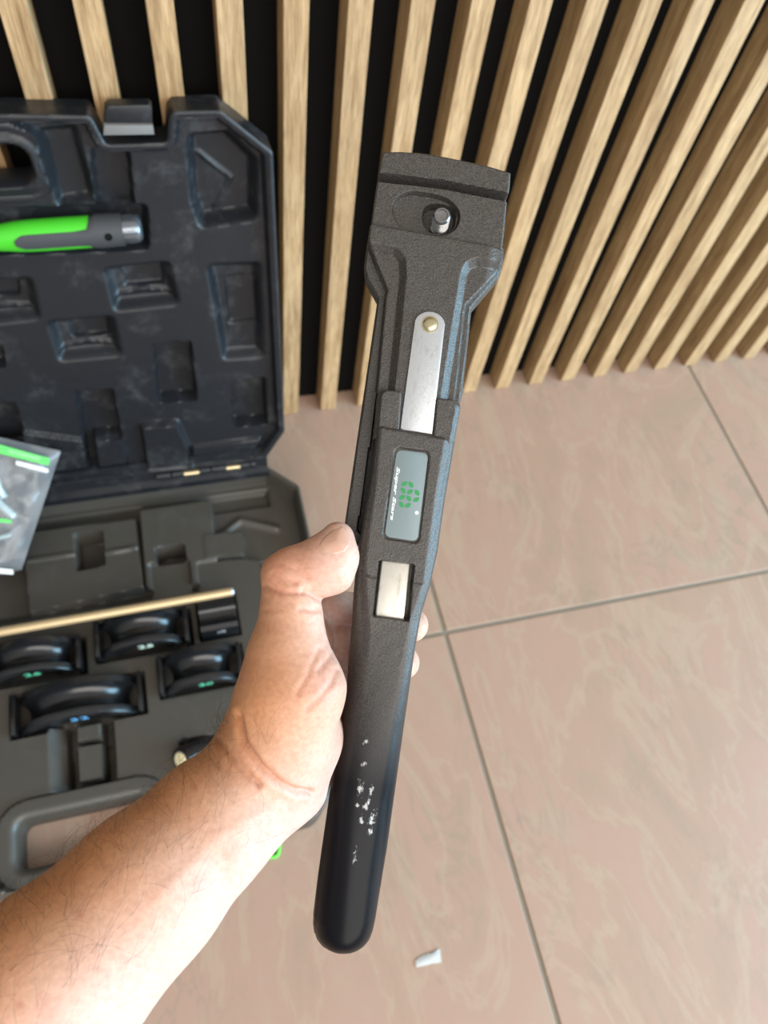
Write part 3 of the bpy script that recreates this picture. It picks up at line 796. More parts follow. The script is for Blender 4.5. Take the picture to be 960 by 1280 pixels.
p0 = on_z(535, 1199, 0.0)
bm = bmesh.new(); nu, nv = 12, 7; rows = []
for i in range(nu + 1):
    row = []
    for j in range(nv + 1):
        u, v = i / nu - .5, j / nv - .5
        x = u * 0.031; y = v * (0.008 + 0.006 * (u + .5)) + 0.005 * u + 0.0015 * mnoise.noise((u * 9, v * 5, 1))
        z = 0.0006 + 0.0022 * (1 - 4 * v * v) * (1 - 3.6 * u * u) + 0.0012 * abs(mnoise.noise((u * 8, v * 6, 4)))
        row.append(bm.verts.new((x, y, z)))
    rows.append(row)
for a, b in zip(rows[:-1], rows[1:]):
    for k in range(nv): bm.faces.new((a[k], b[k], b[k + 1], a[k + 1]))
bmesh.ops.solidify(bm, geom=bm.faces[:], thickness=0.0005)
o = bm_obj('paper_scrap', bm, plain('white_paper', (0.85, 0.86, 0.86), 0.7), None, 60); o.location = (p0[0], p0[1], 0.0006); o.rotation_euler = (0, 0, -0.12)
tag(o, 'small white crumpled paper scrap lying on the stone floor', 'paper scrap')

# ------------------------------------------------------------------ the held tool
tool = thing('pipe_bender', 'black metal pipe bender arm with grey badge held upright in the hand', 'hand tool', T.mat())
def tp(pts, z): return T.poly(pts, z * mm)
def loft(X, Y, d, flat, z0, z1, kind='round'):
    """z0 inside the flat polygon, falling to z1 at the outline"""
    df = np.maximum(psdf(X, Y, flat), 0)
    s = df / (df + d + 1e-9)
    if kind == 'round': return z1 + (z0 - z1) * np.sqrt(np.clip(1 - s ** 2, 0, 1))
    W = df + d + 1e-9; rnd = -(W - np.sqrt(np.maximum(W * W - df * df, 0)))          # quarter round
    c = np.minimum(0.52 * W, 3.6 * mm)
    cha = np.where(df < c, -df, -c - 5 * mm * (1 - np.sqrt(np.clip(1 - ((df - c) / (W - c)) ** 2, 0, 1))))    # flat chamfer, then round
    return z0 + np.maximum(rnd * (1 - z1) + cha * z1, -9 * mm)
# rear half of the casting, the wider flange seen at both sides
rear = tp([(463, 285), (459, 310), (455, 340), (458, 353), (472, 378), (430.5, 662), (433, 676), (446, 682), (520, 690), (552, 600), (577, 492), (588, 390), (622, 350), (627, 330), (628, 314)], -20)
def rear_h(X, Y, d):
    h = np.full_like(X, -13 * mm)
    e = sm((d) / (1.2 * mm)); h = -15 * mm + 2 * mm * e
    strip = pline(X, Y, tp([(475, 382), (464, 470), (446, 587), (437, 660)], -13))
    h = np.where((d > 6.5 * mm) & (Y < T.uv(470, 380, 0)[1]), h - 11 * mm * sm((d - 5.0 * mm) / (1.2 * mm)), h)
    h += 0.8 * mm * np.exp(-((d - 3.2 * mm) / (0.9 * mm)) ** 2) * 0 
    return h
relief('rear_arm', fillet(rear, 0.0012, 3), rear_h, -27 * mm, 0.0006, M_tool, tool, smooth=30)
# head plate
hd = tp([(478, 191), (500, 190.5), (526, 192), (556, 197), (585, 203), (612, 209), (638, 217), (637, 234), (634, 252), (631, 285), (627.5, 315), (462.5, 290), (467, 255), (472, 222)], -8)
stad = smooth_closed(tp([(491, 262), (494, 251), (503, 243), (518, 240), (545, 244), (562, 251), (572, 262), (574, 273), (569, 285), (558, 292), (545, 293), (520, 289), (503, 283), (494, 273)], -8), 4)
deep = smooth_closed(tp([(530, 262), (543, 256), (566, 262), (568, 280), (558, 291), (538, 290), (530, 280)], -12), 5)
grv = tp([(468, 221.5), (552, 231), (642, 248.5)], -8)
def head_h(X, Y, d):
    h = -8 * mm - 1.0 * mm * (1 - np.clip(d / (1.0 * mm), 0, 1)) ** 2
    g = pline(X, Y, grv)
    up = Y - np.interp(X, [p[0] for p in grv], [p[1] for p in grv])
    h += np.where(up > 0, 1.4 * mm * sm(up / (1.2 * mm)), 0)
    h -= 6.5 * mm * sm((1.5 * mm - g) / (1.0 * mm) + 0.5)
    # chamfer along the right side
    rx = psdf(X, Y, tp([(400, 100), (633, 100), (626, 400), (400, 400)], -8)); h -= 0.0 * np.clip(rx, 0, 1)
    h = carve(h, X, Y, stad, -11.5 * mm, 1.1 * mm)
    h = carve(h, X, Y, deep, -18 * mm, 0.8 * mm)
    return h
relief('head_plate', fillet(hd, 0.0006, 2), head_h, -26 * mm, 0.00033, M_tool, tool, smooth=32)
# front half of the arm: raised rib between two sunk pockets
arm = tp([(463, 284), (545, 298.5), (628, 314), (626, 331), (620, 343), (582, 382), (580, 392), (570, 490), (556, 600), (470, 600), (471, 490), (482, 374), (484, 363), (471, 331), (461, 306)], -9)
rib = fillet(tp([(440, 270), (545, 291), (650, 309), (650, 331), (596, 327), (585, 331), (580, 341), (571, 395), (556, 490), (540, 610), (480, 610), (489, 490), (504, 345), (503, 324), (494, 313), (440, 304)], -5), 0.003, 5)
def arm_h(X, Y, d):
    h = np.full_like(X, -7.6 * mm)
    m_ = np.clip(-psdf(X, Y, rib) / (3.5 * mm) + 0.5, 0, 1); h = h * (1 - m_) - 4 * mm * m_
    h -= 1.0 * mm * (1 - np.clip(d / (0.8 * mm), 0, 1)) ** 2
    yl = T.uv(545, 350, 0)[1]
    rx = X - (T.uv(610, 325, 0)[0]); h -= np.where(Y > yl, 2.2 * mm * sm(rx / (7 * mm)), 0)
    # flanks between front edge and the rear half slope outwards
    return h
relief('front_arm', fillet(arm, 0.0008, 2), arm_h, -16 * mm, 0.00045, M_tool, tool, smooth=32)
# sloping flanks under the front arm, down to the rear half
def flank(name, top, bot, z0, z1):
    a = tp(top, z0); b = tp(bot, z1); bm = bmesh.new()
    A = [bm.verts.new((x, y, z0 * mm)) for x, y in a]; B = [bm.verts.new((x, y, z1 * mm)) for x, y in b]
    for k in range(len(a) - 1): bm.faces.new((A[k], A[k + 1], B[k + 1], B[k]))
    inner = [bm.verts.new((v.co.x, v.co.y, z1 * mm - 2 * mm)) for v in A]
    for k in range(len(a) - 1): bm.faces.new((B[k], B[k + 1], inner[k + 1], inner[k])); bm.faces.new((inner[k], inner[k + 1], A[k + 1], A[k]))
    bm.faces.new((A[0], B[0], inner[0])); bm.faces.new((A[-1], inner[-1], B[-1]))
    return bm_obj(name, bm, M_tool, tool, 20)
flank('flank', [(461.5, 304), (471, 331), (484, 363), (482, 374), (471, 490)], [(459, 306), (455, 341), (472, 378), (470, 390), (460, 490)], -11.5, -19)
flank('flank', [(626.5, 326), (620, 343), (582, 382), (580, 392), (570, 490)], [(627, 330), (622, 350), (588, 391), (586, 400), (576, 490)], -11.5, -19)
# threaded bolt in the recess
bx, by = T.uv(549.5, 284, -14 * mm)
prof = [(0.0046, -18 * mm), (0.0046, -13 * mm), (0.0039, -12.6 * mm)]
z = -12.4
while z < -1.0: prof += [(0.0042, z * mm), (0.0042, (z + .3) * mm), (0.0036, (z + .65) * mm), (0.0036, (z + .9) * mm)]; z += 1.25
prof += [(0.0040, -0.6 * mm), (0.0040, 0.6 * mm), (0.0034, 1.3 * mm), (0.0027, 1.4 * mm), (0.0024, 0.9 * mm), (0.0, 0.5 * mm)]
bm = bmesh.new(); add_lathe(bm, prof, 28, mtx=Matrix.Translation((bx, by, 0))); bm_obj('bolt', bm, mat_steel('bolt_steel', (0.24, 0.24, 0.24), 0.2, 0.4), tool, 35)
# steel link with its rivet
cx, cy = T.uv(537, 406, -3 * mm); lx = abs(T.uv(556, 406, -3 * mm)[0] - T.uv(517.5, 404, -3 * mm)[0]) / 2
bot = tp([(496, 566), (537, 572)], -3)
lk = [(cx + lx * math.cos(t), cy + lx * 0.86 * math.sin(t) + 0.0) for t in np.linspace(0.15, math.pi - 0.15, 16)]
lk = lk + [bot[0], bot[1]]
bm = bmesh.new(); add_prism(bm, ccw(lk), -4.2 * mm, -2.4 * mm, 0.0005, 2); link = bm_obj('steel_link', bm, M_steel, tool, 35)
rx, ry = T.uv(537.5, 405, -2 * mm)
bm = bmesh.new(); add_lathe(bm, [(0.0040, -2.4 * mm), (0.0040, -2.05 * mm), (0.0034, -2.0 * mm), (0.0033, -1.7 * mm), (0.0026, -1.2 * mm), (0.0013, -0.9 * mm), (0.0, -0.85 * mm)], 24, mtx=Matrix.Translation((rx, ry, 0)))
o = bm_obj('rivet', bm, mat_steel('brassy_rivet', (0.50, 0.43, 0.28), 0.25, 0.3), link, 35)
# grip: prongs, badge body and long handle in one casting
def prong(pts, rs, soft):
    ol = ccw(fillet(tp(pts, -2), rs, 6)); hard = tp(soft, -2)
    def ph(X, Y, d):
        r_ = 0.6 * mm + 2.6 * mm * sm((pline(X, Y, hard) + 0) / (-4 * mm) + 1.4)
        q = np.clip(1 - d / r_, 0, 1)
        return -1.4 * mm - np.where(d < r_, r_ * (0.75 * q + 0.25 * (1 - np.sqrt(1 - q * q))), 0)
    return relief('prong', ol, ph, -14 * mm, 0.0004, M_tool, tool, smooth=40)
prong([(466, 548), (471.5, 486), (502, 489.5), (498, 550)], [0, 0.0042, 0.001, 0], [(464, 560), (470, 486)])
prong([(541, 556), (546, 497.5), (578, 500.5), (567, 560)], [0, 0.001, 0.0042, 0], [(579, 500), (567, 570)])
g_out = tp([(472, 532), (465, 590), (456, 640), (447, 690), (442, 740), (440, 775), (431, 879), (414, 976), (396, 1101), (390, 1150), (389.5, 1164), (391, 1175), (395, 1183), (402, 1188.5), (411, 1191.5), (424, 1193), (438, 1193), (449, 1191), (457, 1187), (463, 1179), (466.5, 1169), (469, 1155), (484, 1065), (504, 918), (518, 814), (526, 768), (537, 732), (546.5, 690), (555, 630), (569, 548)], -8)
g_flat = tp([(477, 534), (470, 610), (462.5, 660), (458, 702), (459, 742), (463, 790), (459, 840), (450, 900), (440, 960), (425, 1060), (412, 1140), (412, 1160), (416, 1170), (425, 1175), (436, 1175), (446, 1171), (452, 1160), (464, 1060), (475, 976), (483, 914), (497, 850), (513, 775), (529, 727), (535.5, 680), (543.5, 620), (555.5, 548)], 0)
badge_p = fillet(tp([(494, 559), (537.5, 564), (524, 680), (478, 673)], 0), 0.0032, 6)
win_p = fillet(tp([(474, 701), (518, 706.5), (511, 776), (466, 770)], 0), 0.0006, 3)
def grip_h(X, Y, d):
    kk = sm((Y - T.uv(470, 860, 0)[1]) / 0.05); h = loft(X, Y, d, g_flat, 0.0, 0.65 * kk, 'edge')
    yn = T.uv(460, 790, 0)[1]; yb = T.uv(420, 1100, 0)[1]
    k = np.clip((yn - Y) / (yn - yb), 0, 1)
    # towards its end the handle's face turns rounder
    xc = np.interp(Y, sorted(T.uv(a, b, 0)[1] for a, b in ((430, 1180), (452, 1000), (478, 850), (488, 775))), [T.uv(430, 1180)[0], T.uv(446, 1000)[0], T.uv(476, 850)[0], T.uv(488, 775)[0]])
    h -= k * 3.6 * mm * np.clip(np.abs(X - xc) / (11 * mm), 0, 1.3) ** 2
    h = carve(h, X, Y, badge_p, -1.1 * mm, 0.7 * mm)
    h = carve(h, X, Y, win_p, -6.5 * mm, 0.7 * mm)
    # parting notches beside the window
    for q in ([(457, 719), (471, 722)], [(515, 727), (528, 729)]):
        h -= 0.7 * mm * np.exp(-(pline(X, Y, tp(q, 0)) / (0.45 * mm)) ** 2)
    yt = psdf(X, Y, tp([(400, 520), (480, 534), (556, 548), (620, 560), (620, 300), (400, 300)], 0)); h -= 0.9 * mm * (1 - np.clip(yt / (0.9 * mm), 0, 1)) ** 2
    return h
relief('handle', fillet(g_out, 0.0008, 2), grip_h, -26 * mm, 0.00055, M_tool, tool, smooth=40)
# steel slide seen through the window
bm = bmesh.new(); q = tp([(477, 699), (513, 704), (505, 780), (468, 775)], -4)
add_prism(bm, ccw(q), -6.4 * mm, -3.2 * mm, 0.0009, 3); bm_obj('steel_slide', bm, mat_steel('dirty_steel', (0.62, 0.60, 0.55), 0.36, 0.85), tool, 35)
# badge
M_badge = plain('grey_blue_badge', (0.205, 0.265, 0.285), 0.42, 0.0, 0.5)
bm = bmesh.new(); add_prism(bm, ccw(fillet(tp([(496, 562), (535.5, 566.5), (522, 677), (480.5, 670.5)], -0.4), 0.003, 6)), -1.1 * mm, -0.4 * mm, 0.0002, 2)
badge = bm_obj('badge', bm, M_badge, tool, 35)
M_ink = plain('white_ink_badge', (0.86, 0.87, 0.86), 0.45)
pa = T.uv(498.0, 583, 0); pb = T.uv(489.6, 650, 0)
Lt = math.dist(pa, pb)
me = text_mesh('Super Stars', 0.005, 0.22, 0.00016, 0.00006)
xsz = [v.co.x for v in me.vertices]; wdt = max(xsz) - min(xsz)
ysz = [v.co.y for v in me.vertices]; hgt = max(ysz) - min(ysz)
sx = Lt / wdt; sy = 0.00205 / hgt
me.transform(Matrix.Diagonal((sx, sy, 1, 1)))
o = link_mesh('lettering', me, M_ink, badge)
ang = math.atan2(pb[1] - pa[1], pb[0] - pa[0])
o.matrix_local = Matrix.Translation(((pa[0] + pb[0]) / 2, (pa[1] + pb[1]) / 2, -0.38 * mm)) @ Matrix.Rotation(ang, 4, 'Z')
M_leaf = plain('green_leaf_ink', (0.030, 0.28, 0.085), 0.4)
bm = bmesh.new()
for x, y, sgn in ((325, 500, 1), (400, 510, -1), (310, 577, -1), (390, 592, 1), (470, 602, -1), (300, 655, 1), (375, 667, -1), (460, 682, 1), (290, 737, -1), (365, 747, 1)):
    ix, iy = 470 + x / 9.14, 550 + y / 9.14
    c = np.array(T.uv(ix, iy, 0)); a0 = math.radians(45) * sgn + math.radians(-7)
    e1_ = np.array([math.cos(a0), math.sin(a0)]); e2_ = np.array([-e1_[1], e1_[0]])
    Lh, Wh = 0.00172, 0.00102; pts = []
    for k in range(6): t = -1 + 2 * k / 6; pts.append(c + e1_ * t * Lh + e2_ * Wh * (1 - abs(t) ** 2.3))
    for k in range(6): t = 1 - 2 * k / 6; pts.append(c + e1_ * t * Lh - e2_ * Wh * (1 - abs(t) ** 2.3))
    add_prism(bm, ccw([tuple(p) for p in pts]), -0.42 * mm, -0.32 * mm)
emb = bm_obj('emblem', bm, M_leaf, badge)
rx, ry = T.uv(521, 641, 0); bm = bmesh.new(); add_lathe(bm, [(0.0006, -0.42 * mm), (0.0009, -0.42 * mm), (0.0009, -0.33 * mm), (0.0, -0.33 * mm)], 14, mtx=Matrix.Translation((rx, ry, 0)))
bm_obj('registered_mark', bm, M_ink, badge)

# ------------------------------------------------------------------ the person: left hand and forearm, one continuous skin
def cpt(px, py, dep): return np.array([(px - 480) / FPX * dep, -(py - 640) / FPX * dep, -dep])
class Blob:
    def __init__(s, lo, hi, cell):
        s.lo = np.array(lo); s.cell = cell; s.n = np.ceil((np.array(hi) - s.lo) / cell).astype(int) + 1
    def empty(s): return np.full(s.n, 0.05, np.float32)
    def cone(s, a, ra, b, rb, pad=0.028, flat=None):
        """distance to a tapered capsule, only near it; flat = (axis, factor) squashes the section"""
        lo = np.minimum(a - ra, b - rb) - pad; hi = np.maximum(a + ra, b + rb) + pad
        i0 = np.clip(((lo - s.lo) / s.cell).astype(int), 0, s.n); i1 = np.clip(((hi - s.lo) / s.cell).astype(int) + 2, 0, s.n)
        out = s.empty()
        if np.any(i1 <= i0): return out
        g = [s.lo[k] + np.arange(i0[k], i1[k]) * s.cell for k in range(3)]
        X, Y, Z = np.meshgrid(*g, indexing='ij')
        ab = b - a; L2 = ab @ ab + 1e-12
        dx, dy, dz = X - a[0], Y - a[1], Z - a[2]
        t = np.clip((dx * ab[0] + dy * ab[1] + dz * ab[2]) / L2, 0, 1)
        qx, qy, qz = dx - t * ab[0], dy - t * ab[1], dz - t * ab[2]
        if flat is not None:
            ax_, k = flat; ax_ = np.array(ax_) / np.linalg.norm(ax_)
            w = qx * ax_[0] + qy * ax_[1] + qz * ax_[2]; e = (1 / k - 1) * w
            qx, qy, qz = qx + ax_[0] * e, qy + ax_[1] * e, qz + ax_[2] * e
        d = np.sqrt(qx * qx + qy * qy + qz * qz) - (ra + (rb - ra) * t)
        if flat is not None: d = d * min(1.0, flat[1]) 
        out[i0[0]:i1[0], i0[1]:i1[1], i0[2]:i1[2]] = d
        return out
def smin(a, b, k):
    h = np.clip(0.5 + 0.5 * (b - a) / k, 0, 1); return b * (1 - h) + a * h - k * h * (1 - h)
def surface_nets(vol, lo, cell):
    s = vol < 0
    n = vol.shape
    cnt = np.zeros((n[0] - 1, n[1] - 1, n[2] - 1), np.int8); acc = np.zeros(cnt.shape + (3,), np.float32)
    corner = [(i, j, k) for i in (0, 1) for j in (0, 1) for k in (0, 1)]
    def cv(A, c): return A[c[0]:c[0] + n[0] - 1, c[1]:c[1] + n[1] - 1, c[2]:c[2] + n[2] - 1]
    for a in corner:
        for ax in range(3):
            if a[ax]: continue
            b = list(a); b[ax] = 1
            A, B = cv(vol, a), cv(vol, b); x = (A < 0) != (B < 0)
            t = np.where(x, A / np.where(x, A - B, 1), 0)
            cnt += x
            for k in range(3): acc[..., k] += np.where(x, a[k] + (t if k == ax else 0), 0)
    act = cnt > 0
    idx = -np.ones(cnt.shape, np.int64); idx[act] = np.arange(act.sum())
    I = np.stack(np.nonzero(act), 1)
    V = lo + (I + acc[act] / cnt[act][:, None]) * cell
    Q = []
    for ax in range(3):
        sl0 = [slice(1, n[k] - 1) for k in range(3)]; sl1 = [slice(1, n[k] - 1) for k in range(3)]
        sl0[ax] = slice(0, n[ax] - 1); sl1[ax] = slice(1, n[ax])
        a, b = s[tuple(sl0)], s[tuple(sl1)]
        P = np.stack(np.nonzero(a != b), 1); flip = a[tuple(P.T)]
        off = [1, 1, 1]; off[ax] = 0; P = P + np.array(off)
        u, v = [(1, 2), (2, 0), (0, 1)][ax]
        def g(du, dv):
            q = P.copy(); q[:, u] -= du; q[:, v] -= dv; return idx[tuple(q.T)]
        f = np.stack([g(1, 1), g(0, 1), g(0, 0), g(1, 0)], 1)
        f[~flip] = f[~flip][:, ::-1]
        Q.append(f)
    return V, np.concatenate(Q)

CELL = 0.00105
B = Blob((-0.272, -0.302, -0.445), (0.032, 0.008, -0.195), CELL)
def chain(pts, k=0.004, flat=None):
    d = None
    for (a, b) in zip(pts[:-1], pts[1:]):
        c = B.cone(cpt(*a[:3]), a[3] * mm, cpt(*b[:3]), b[3] * mm, flat=flat)
        d = c if d is None else smin(d, c, k * 1.0)
    return d
zax = (0.1, 0.15, 1.0)
fore = chain([(-430, 1660, .250, 44), (-190, 1440, .268, 40), (60, 1232, .290, 34.5), (180, 1112, .312, 30.5), (262, 1030, .332, 27), (322, 976, .345, 24.5)], 0.006)
ulna = chain([(36, 1286, .292, 27), (204, 1110, .318, 16.5), (308, 1008, .345, 12.5), (371, 983, .362, 14)], 0.006)
core = smin(fore, ulna, 0.018)
palm = chain([(328, 960, .352, 24), (352, 900, .362, 22), (372, 830, .386, 15), (384, 780, .397, 12.5)], 0.008)
heel = chain([(345, 948, .350, 20), (373, 925, .360, 19), (412, 905, .399, 14)], 0.006)
hypo = chain([(385, 952, .390, 13), (428, 880, .403, 13), (425, 830, .410, 12)], 0.006)
then = chain([(346, 925, .345, 25), (364, 860, .345, 23.2), (360, 815, .346, 16.2), (364, 775, .348, 14.2)], 0.007)
core = smin(core, palm, 0.010); core = smin(core, heel, 0.008); core = smin(core, hypo, 0.008)
core = smin(core, then, 0.007)
thumb = chain([(364, 785, .348, 14.0), (363, 752, .350, 12.6), (364, 722, .352, 12.6)], 0.004)
dist_ = chain([(364, 722, .352, 12.4), (392, 708, .353, 11.6), (421, 692, .354, 9.6)], 0.004)
pulp = chain([(398, 716, .353, 11.4), (413, 711, .354, 11.2), (423, 698, .355, 8.6)], 0.004)
tip2 = chain([(409, 690, .355, 10.0), (422, 673, .357, 7.8)], 0.004)
knuck = chain([(356, 717, .351, 10.6), (363, 708, .351, 8.5)], 0.004)
th = smin(smin(smin(dist_, pulp, 0.004), tip2, 0.003), knuck, 0.004)
th = smin(thumb, th, 0.0022)
core = smin(core, th, 0.003)
web = chain([(376, 790, .365, 10), (392, 800, .385, 9)], 0.004)
core = smin(core, web, 0.007)
fingers = None
for pts in ([(388, 766, .398, 9.5), (418, 759, .402, 8.8), (462, 764, .409, 9.2), (500, 771, .406, 8.8), (514, 781, .391, 8.0), (516, 784, .381, 7.2)],
            [(392, 808, .400, 12), (424, 805, .405, 12.3), (468, 808, .411, 9.5), (493, 816, .407, 8.8), (503, 828, .392, 8.0), (503, 831, .381, 7.0)],
            [(398, 838, .406, 11), (432, 842, .413, 10), (466, 848, .415, 9.3), (488, 860, .407, 8.6), (490, 866, .398, 7.6)],
            [(406, 876, .405, 10.5), (436, 882, .412, 9), (462, 888, .412, 8.3), (474, 900, .404, 7.4)]):
    f = chain(pts, 0.003)
    fingers = f if fingers is None else smin(fingers, f, 0.0008)
vol = smin(core, fingers, 0.0028)
# the arm leaves the frame: trim it flat beyond the photograph's edge
vol[0] = vol[-1] = 0.002; vol[:, 0] = vol[:, -1] = 0.002; vol[:, :, 0] = vol[:, :, -1] = 0.002      # close the end of the arm
VH, QH = surface_nets(vol, B.lo, CELL)
keepv = np.ones(len(VH), bool)
def proj_c(V): return 480 + FPX * V[:, 0] / -V[:, 2], 640 - FPX * V[:, 1] / -V[:, 2]
def grad(V):
    p = (V - B.lo) / CELL; i = np.clip(p.astype(int), 1, B.n - 3)
    g = np.stack([vol[i[:, 0] + 1, i[:, 1], i[:, 2]] - vol[i[:, 0] - 1, i[:, 1], i[:, 2]],
                  vol[i[:, 0], i[:, 1] + 1, i[:, 2]] - vol[i[:, 0], i[:, 1] - 1, i[:, 2]],
                  vol[i[:, 0], i[:, 1], i[:, 2] + 1] - vol[i[:, 0], i[:, 1], i[:, 2] - 1]], 1)
    return g / (np.linalg.norm(g, axis=1, keepdims=True) + 1e-9)
# skin folds pressed into the surface
pxv, pyv = proj_c(VH); GN = grad(VH)
facing = np.clip(-(GN * (VH / np.linalg.norm(VH, axis=1, keepdims=True))).sum(1) * 3, 0, 1)
disp = np.zeros(len(VH)); flush = np.zeros(len(VH))
CRE = [([(298, 893), (304, 925), (326, 958), (352, 981), (372, 989.5), (388, 990)], 2.8, 3.6, 0.15),
       ([(268, 921), (289, 947), (305, 965), (322, 980)], 1.5, 4.0, 0.12),
       ([(331, 733), (346, 739), (360, 741), (377, 741)], 0.8, 2.6, 0.45),
       ([(348, 704), (369, 712), (385, 723)], 0.45, 2.4, 0.4), ([(341, 717), (357, 726), (371, 729)], 0.45, 2.4, 0.4), ([(363, 690), (376, 698)], 0.3, 2.2, 0.3),
       ([(380, 739), (392, 744), (404, 751)], 1.3, 3.2, 0.35), ([(376, 761), (392, 763), (404, 762)], 0.8, 3.0, 0.25), ([(330, 764), (350, 762)], 0.3, 2.4, 0.2),
       ([(384, 888), (402, 870), (415, 853), (422, 838)], 0.7, 3.4, 0.5), ([(370, 870), (384, 845), (398, 812)], 0.35, 3.0, 0.3), ([(398, 838), (412, 822), (420, 812)], 0.5, 3.0, 0.4)]
for pl, dep, w, fl in CRE:
    d = pline(pxv, pyv, pl); e = np.exp(-(d / w) ** 2) * facing * (VH[:, 2] > -0.372)
    disp -= dep * mm * e; flush = np.maximum(flush, fl * np.exp(-(d / (w * 1.1)) ** 2) * facing)
    disp += 0.22 * dep * mm * np.exp(-((d - 2.6 * w) / (1.5 * w)) ** 2) * facing * (VH[:, 2] > -0.372)
for bx_, by_, r_ in ((243, 984, 4), (100, 1144, 4), (24, 1256, 4)):
    flush = np.maximum(flush, 0.55 * np.exp(-(np.hypot(pxv - bx_, pyv - by_) / r_) ** 2) * facing)
flush = np.maximum(flush, 0.28 * np.exp(-(np.hypot((pxv - 352) / 60, (pyv - 705) / 34)) ** 2))
flush = np.maximum(flush, 0.30 * np.exp(-(np.hypot((pxv - 402) / 26, (pyv - 855) / 44)) ** 2))
# tendon and bone relief along the wrist
for pl, hh, w in (([(200, 1120), (280, 1040), (345, 1010)], 0.5, 10), ([(295, 1075), (308, 1068)], 1.2, 14)):
    d = pline(pxv, pyv, pl); disp += hh * mm * np.exp(-(d / w) ** 2) * facing
VH2 = VH + GN * disp[:, None]
# sun-tanned outer side of the arm and back of the hand, paler inner side
axd = np.array([0.735, 0.678]); 
perp = (pxv - 322) * 0.68 + (pyv - 980) * 0.734
tanv = np.clip(0.78 - (perp + 45) / 150.0, 0.0, 1.0)
hand = sm((820 + 120 - pyv) / 160.0) * (pxv > 250)
tanv = tanv * (1 - hand) + hand * np.clip(0.95 - (pxv - 308) / 135.0, 0.18, 0.9)
Wm = np.stack([R, U, -F], 1)                 # camera axes to world
VW = VH2 @ Wm.T + C0
org = VW.mean(0)
person = np_mesh('person', VW - org, QH, M_skin, None, None)
person.location = org
me = person.data; me.shade_smooth()
for nm, arr in (('tan', tanv), ('flush', flush)):
    at_ = me.attributes.new(nm, 'FLOAT', 'POINT'); at_.data.foreach_set('value', np.asarray(arr, np.float32))
tag(person, 'bare left hand and hairy forearm gripping the black pipe bender', 'person')
sub = person.modifiers.new('smooth', 'SMOOTH'); sub.factor = 0.5; sub.iterations = 1
GW = GN @ Wm.T
# thumb nail, laid on the skin
def skin_hit(px, py):
    d = np.array([(px - 480) / FPX, -(py - 640) / FPX, -1.0]); t = 0.315
    for _ in range(400):
        p = d * t; i = ((p - B.lo) / CELL); j = np.floor(i).astype(int)
        if np.any(j < 0) or np.any(j >= B.n - 1): return None
        f = i - j; c = vol[j[0]:j[0] + 2, j[1]:j[1] + 2, j[2]:j[2] + 2]
        v = c[0] * (1 - f[0]) + c[1] * f[0]; v = v[0] * (1 - f[1]) + v[1] * f[1]; v = v[0] * (1 - f[2]) + v[1] * f[2]
        if v < 0.0001: return p
        t += max(0.00015, v * 0.7)
        if t > 0.45: return None
    return None
nail_c = [(396, 681), (404, 689.5), (417, 694), (431, 690.5), (437.5, 682), (439.5, 671), (435, 661), (428, 656), (416, 662), (405, 671)]
cpx = np.mean(nail_c, 0); ring = fillet(nail_c, 5, 3)
Vn = []; rows = []; ok = True
for k, s_ in enumerate((1.0, 0.95, 0.85, 0.7, 0.52, 0.34, 0.17, 0.02)):
    row = []
    for p in ring:
        q = cpx + (np.array(p) - cpx) * s_; hpt = skin_hit(*q)
        if hpt is None: hpt = skin_hit(*(cpx + (np.array(p) - cpx) * 0.8 * s_))
        g = grad(hpt[None])[0]; lift = (-0.0004 if k == 0 else 0.00016 + 0.0003 * (1 - s_))
        row.append(len(Vn)); Vn.append((hpt + g * lift) @ Wm.T + C0 - org)
    rows.append(row)
Qn = []
for a, b in zip(rows[:-1], rows[1:]):
    for i in range(len(ring)):
        j = (i + 1) % len(ring); Qn += [(a[i], a[j], b[j]), (a[i], b[j], b[i])]
Vn.append(np.mean([Vn[i] for i in rows[-1]], 0))
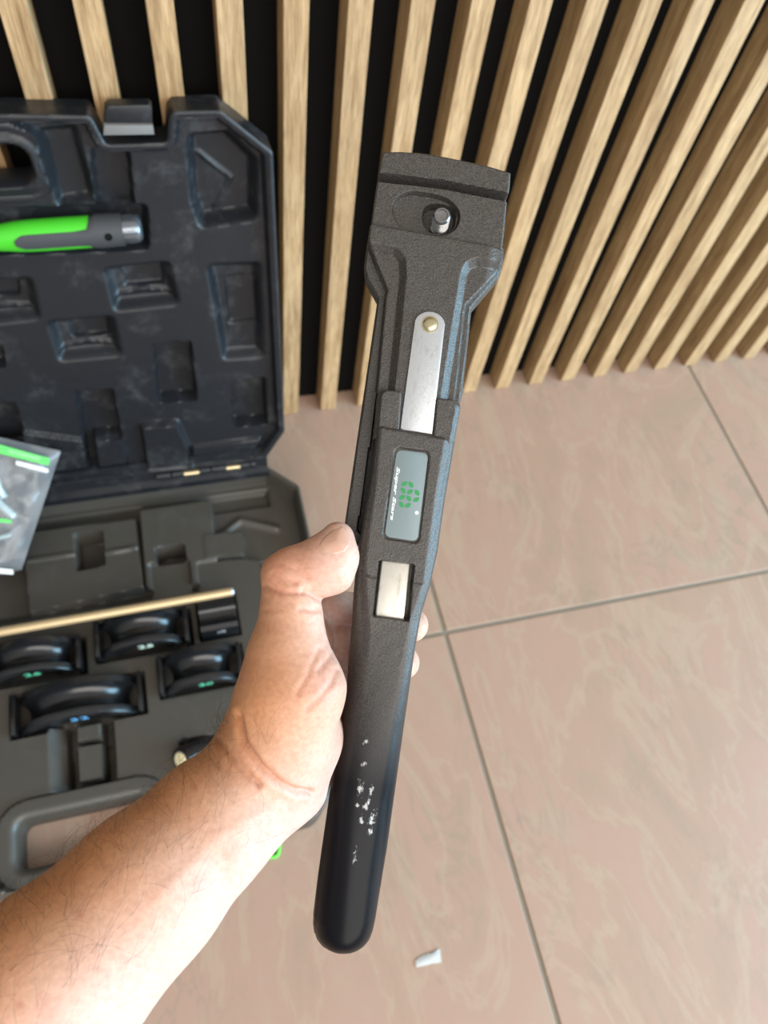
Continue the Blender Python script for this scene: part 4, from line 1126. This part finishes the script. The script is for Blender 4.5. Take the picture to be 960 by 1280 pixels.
Qn += [(rows[-1][i], rows[-1][(i + 1) % len(ring)], len(Vn) - 1) for i in range(len(ring))]
m, nt, N, L, b = new_mat('nail'); b.inputs['Base Color'].default_value = (0.66, 0.39, 0.29, 1); b.inputs['Roughness'].default_value = 0.32; b.inputs['Subsurface Weight'].default_value = 0.2; b.inputs['Subsurface Scale'].default_value = 0.003
nl = np_mesh('thumb_nail', Vn, Qn, m, person, 80); sm_ = nl.modifiers.new('smooth', 'SMOOTH'); sm_.factor = 0.5; sm_.iterations = 4
# hairs of the forearm: nobody could count them
sel = np.nonzero((facing > -1) & (perp < 62) & (pyv > 900) & (pxv < 345) & (pxv > -60) & (pyv < 1330) & (GN[:, 2] > -0.15))[0]
wgt = np.where(perp[sel] < -20, 2.4, 0.8) * np.where(pxv[sel] > 290, 0.4, 1.0)
pick = rng.choice(sel, 400, p=wgt / wgt.sum())
bm = bmesh.new()
a_dir = (cpt(322, 976, .345) - cpt(60, 1232, .290)); a_dir /= np.linalg.norm(a_dir)
for i in pick:
    n_ = GN[i]; p = VH2[i]
    side = np.cross(n_, a_dir); t0 = (a_dir * rng.normal(0.8, 0.25) + side * rng.normal(0.42, 0.32)) if perp[i] > -45 else (a_dir * rng.normal(0.2, 0.5) + side * rng.normal(0.8, 0.3)); t0 -= n_ * (t0 @ n_); t0 /= np.linalg.norm(t0) + 1e-9
    ln = rng.uniform(0.008, 0.020); lift = rng.uniform(0.12, 0.5); curl = np.cross(n_, t0) * rng.normal(0, 0.5)
    pts = []
    for s_ in (0, 0.35, 0.7, 1.0):
        q = p + t0 * ln * s_ + n_ * (ln * lift * math.sin(math.pi * (0.05 + 0.75 * s_)) * 0.8 - 0.0002) + curl * ln * s_ * s_
        pts.append(Vector(q @ Wm.T + C0 - org))
    add_tube(bm, pts, [0.000042, 0.00004, 0.00003, 0.000015], 3, cap=False)
hair = bm_obj('arm_hair', bm, plain('dark_brown_hair', (0.045, 0.022, 0.012), 0.5), person, 80)
hair['kind'] = 'stuff'
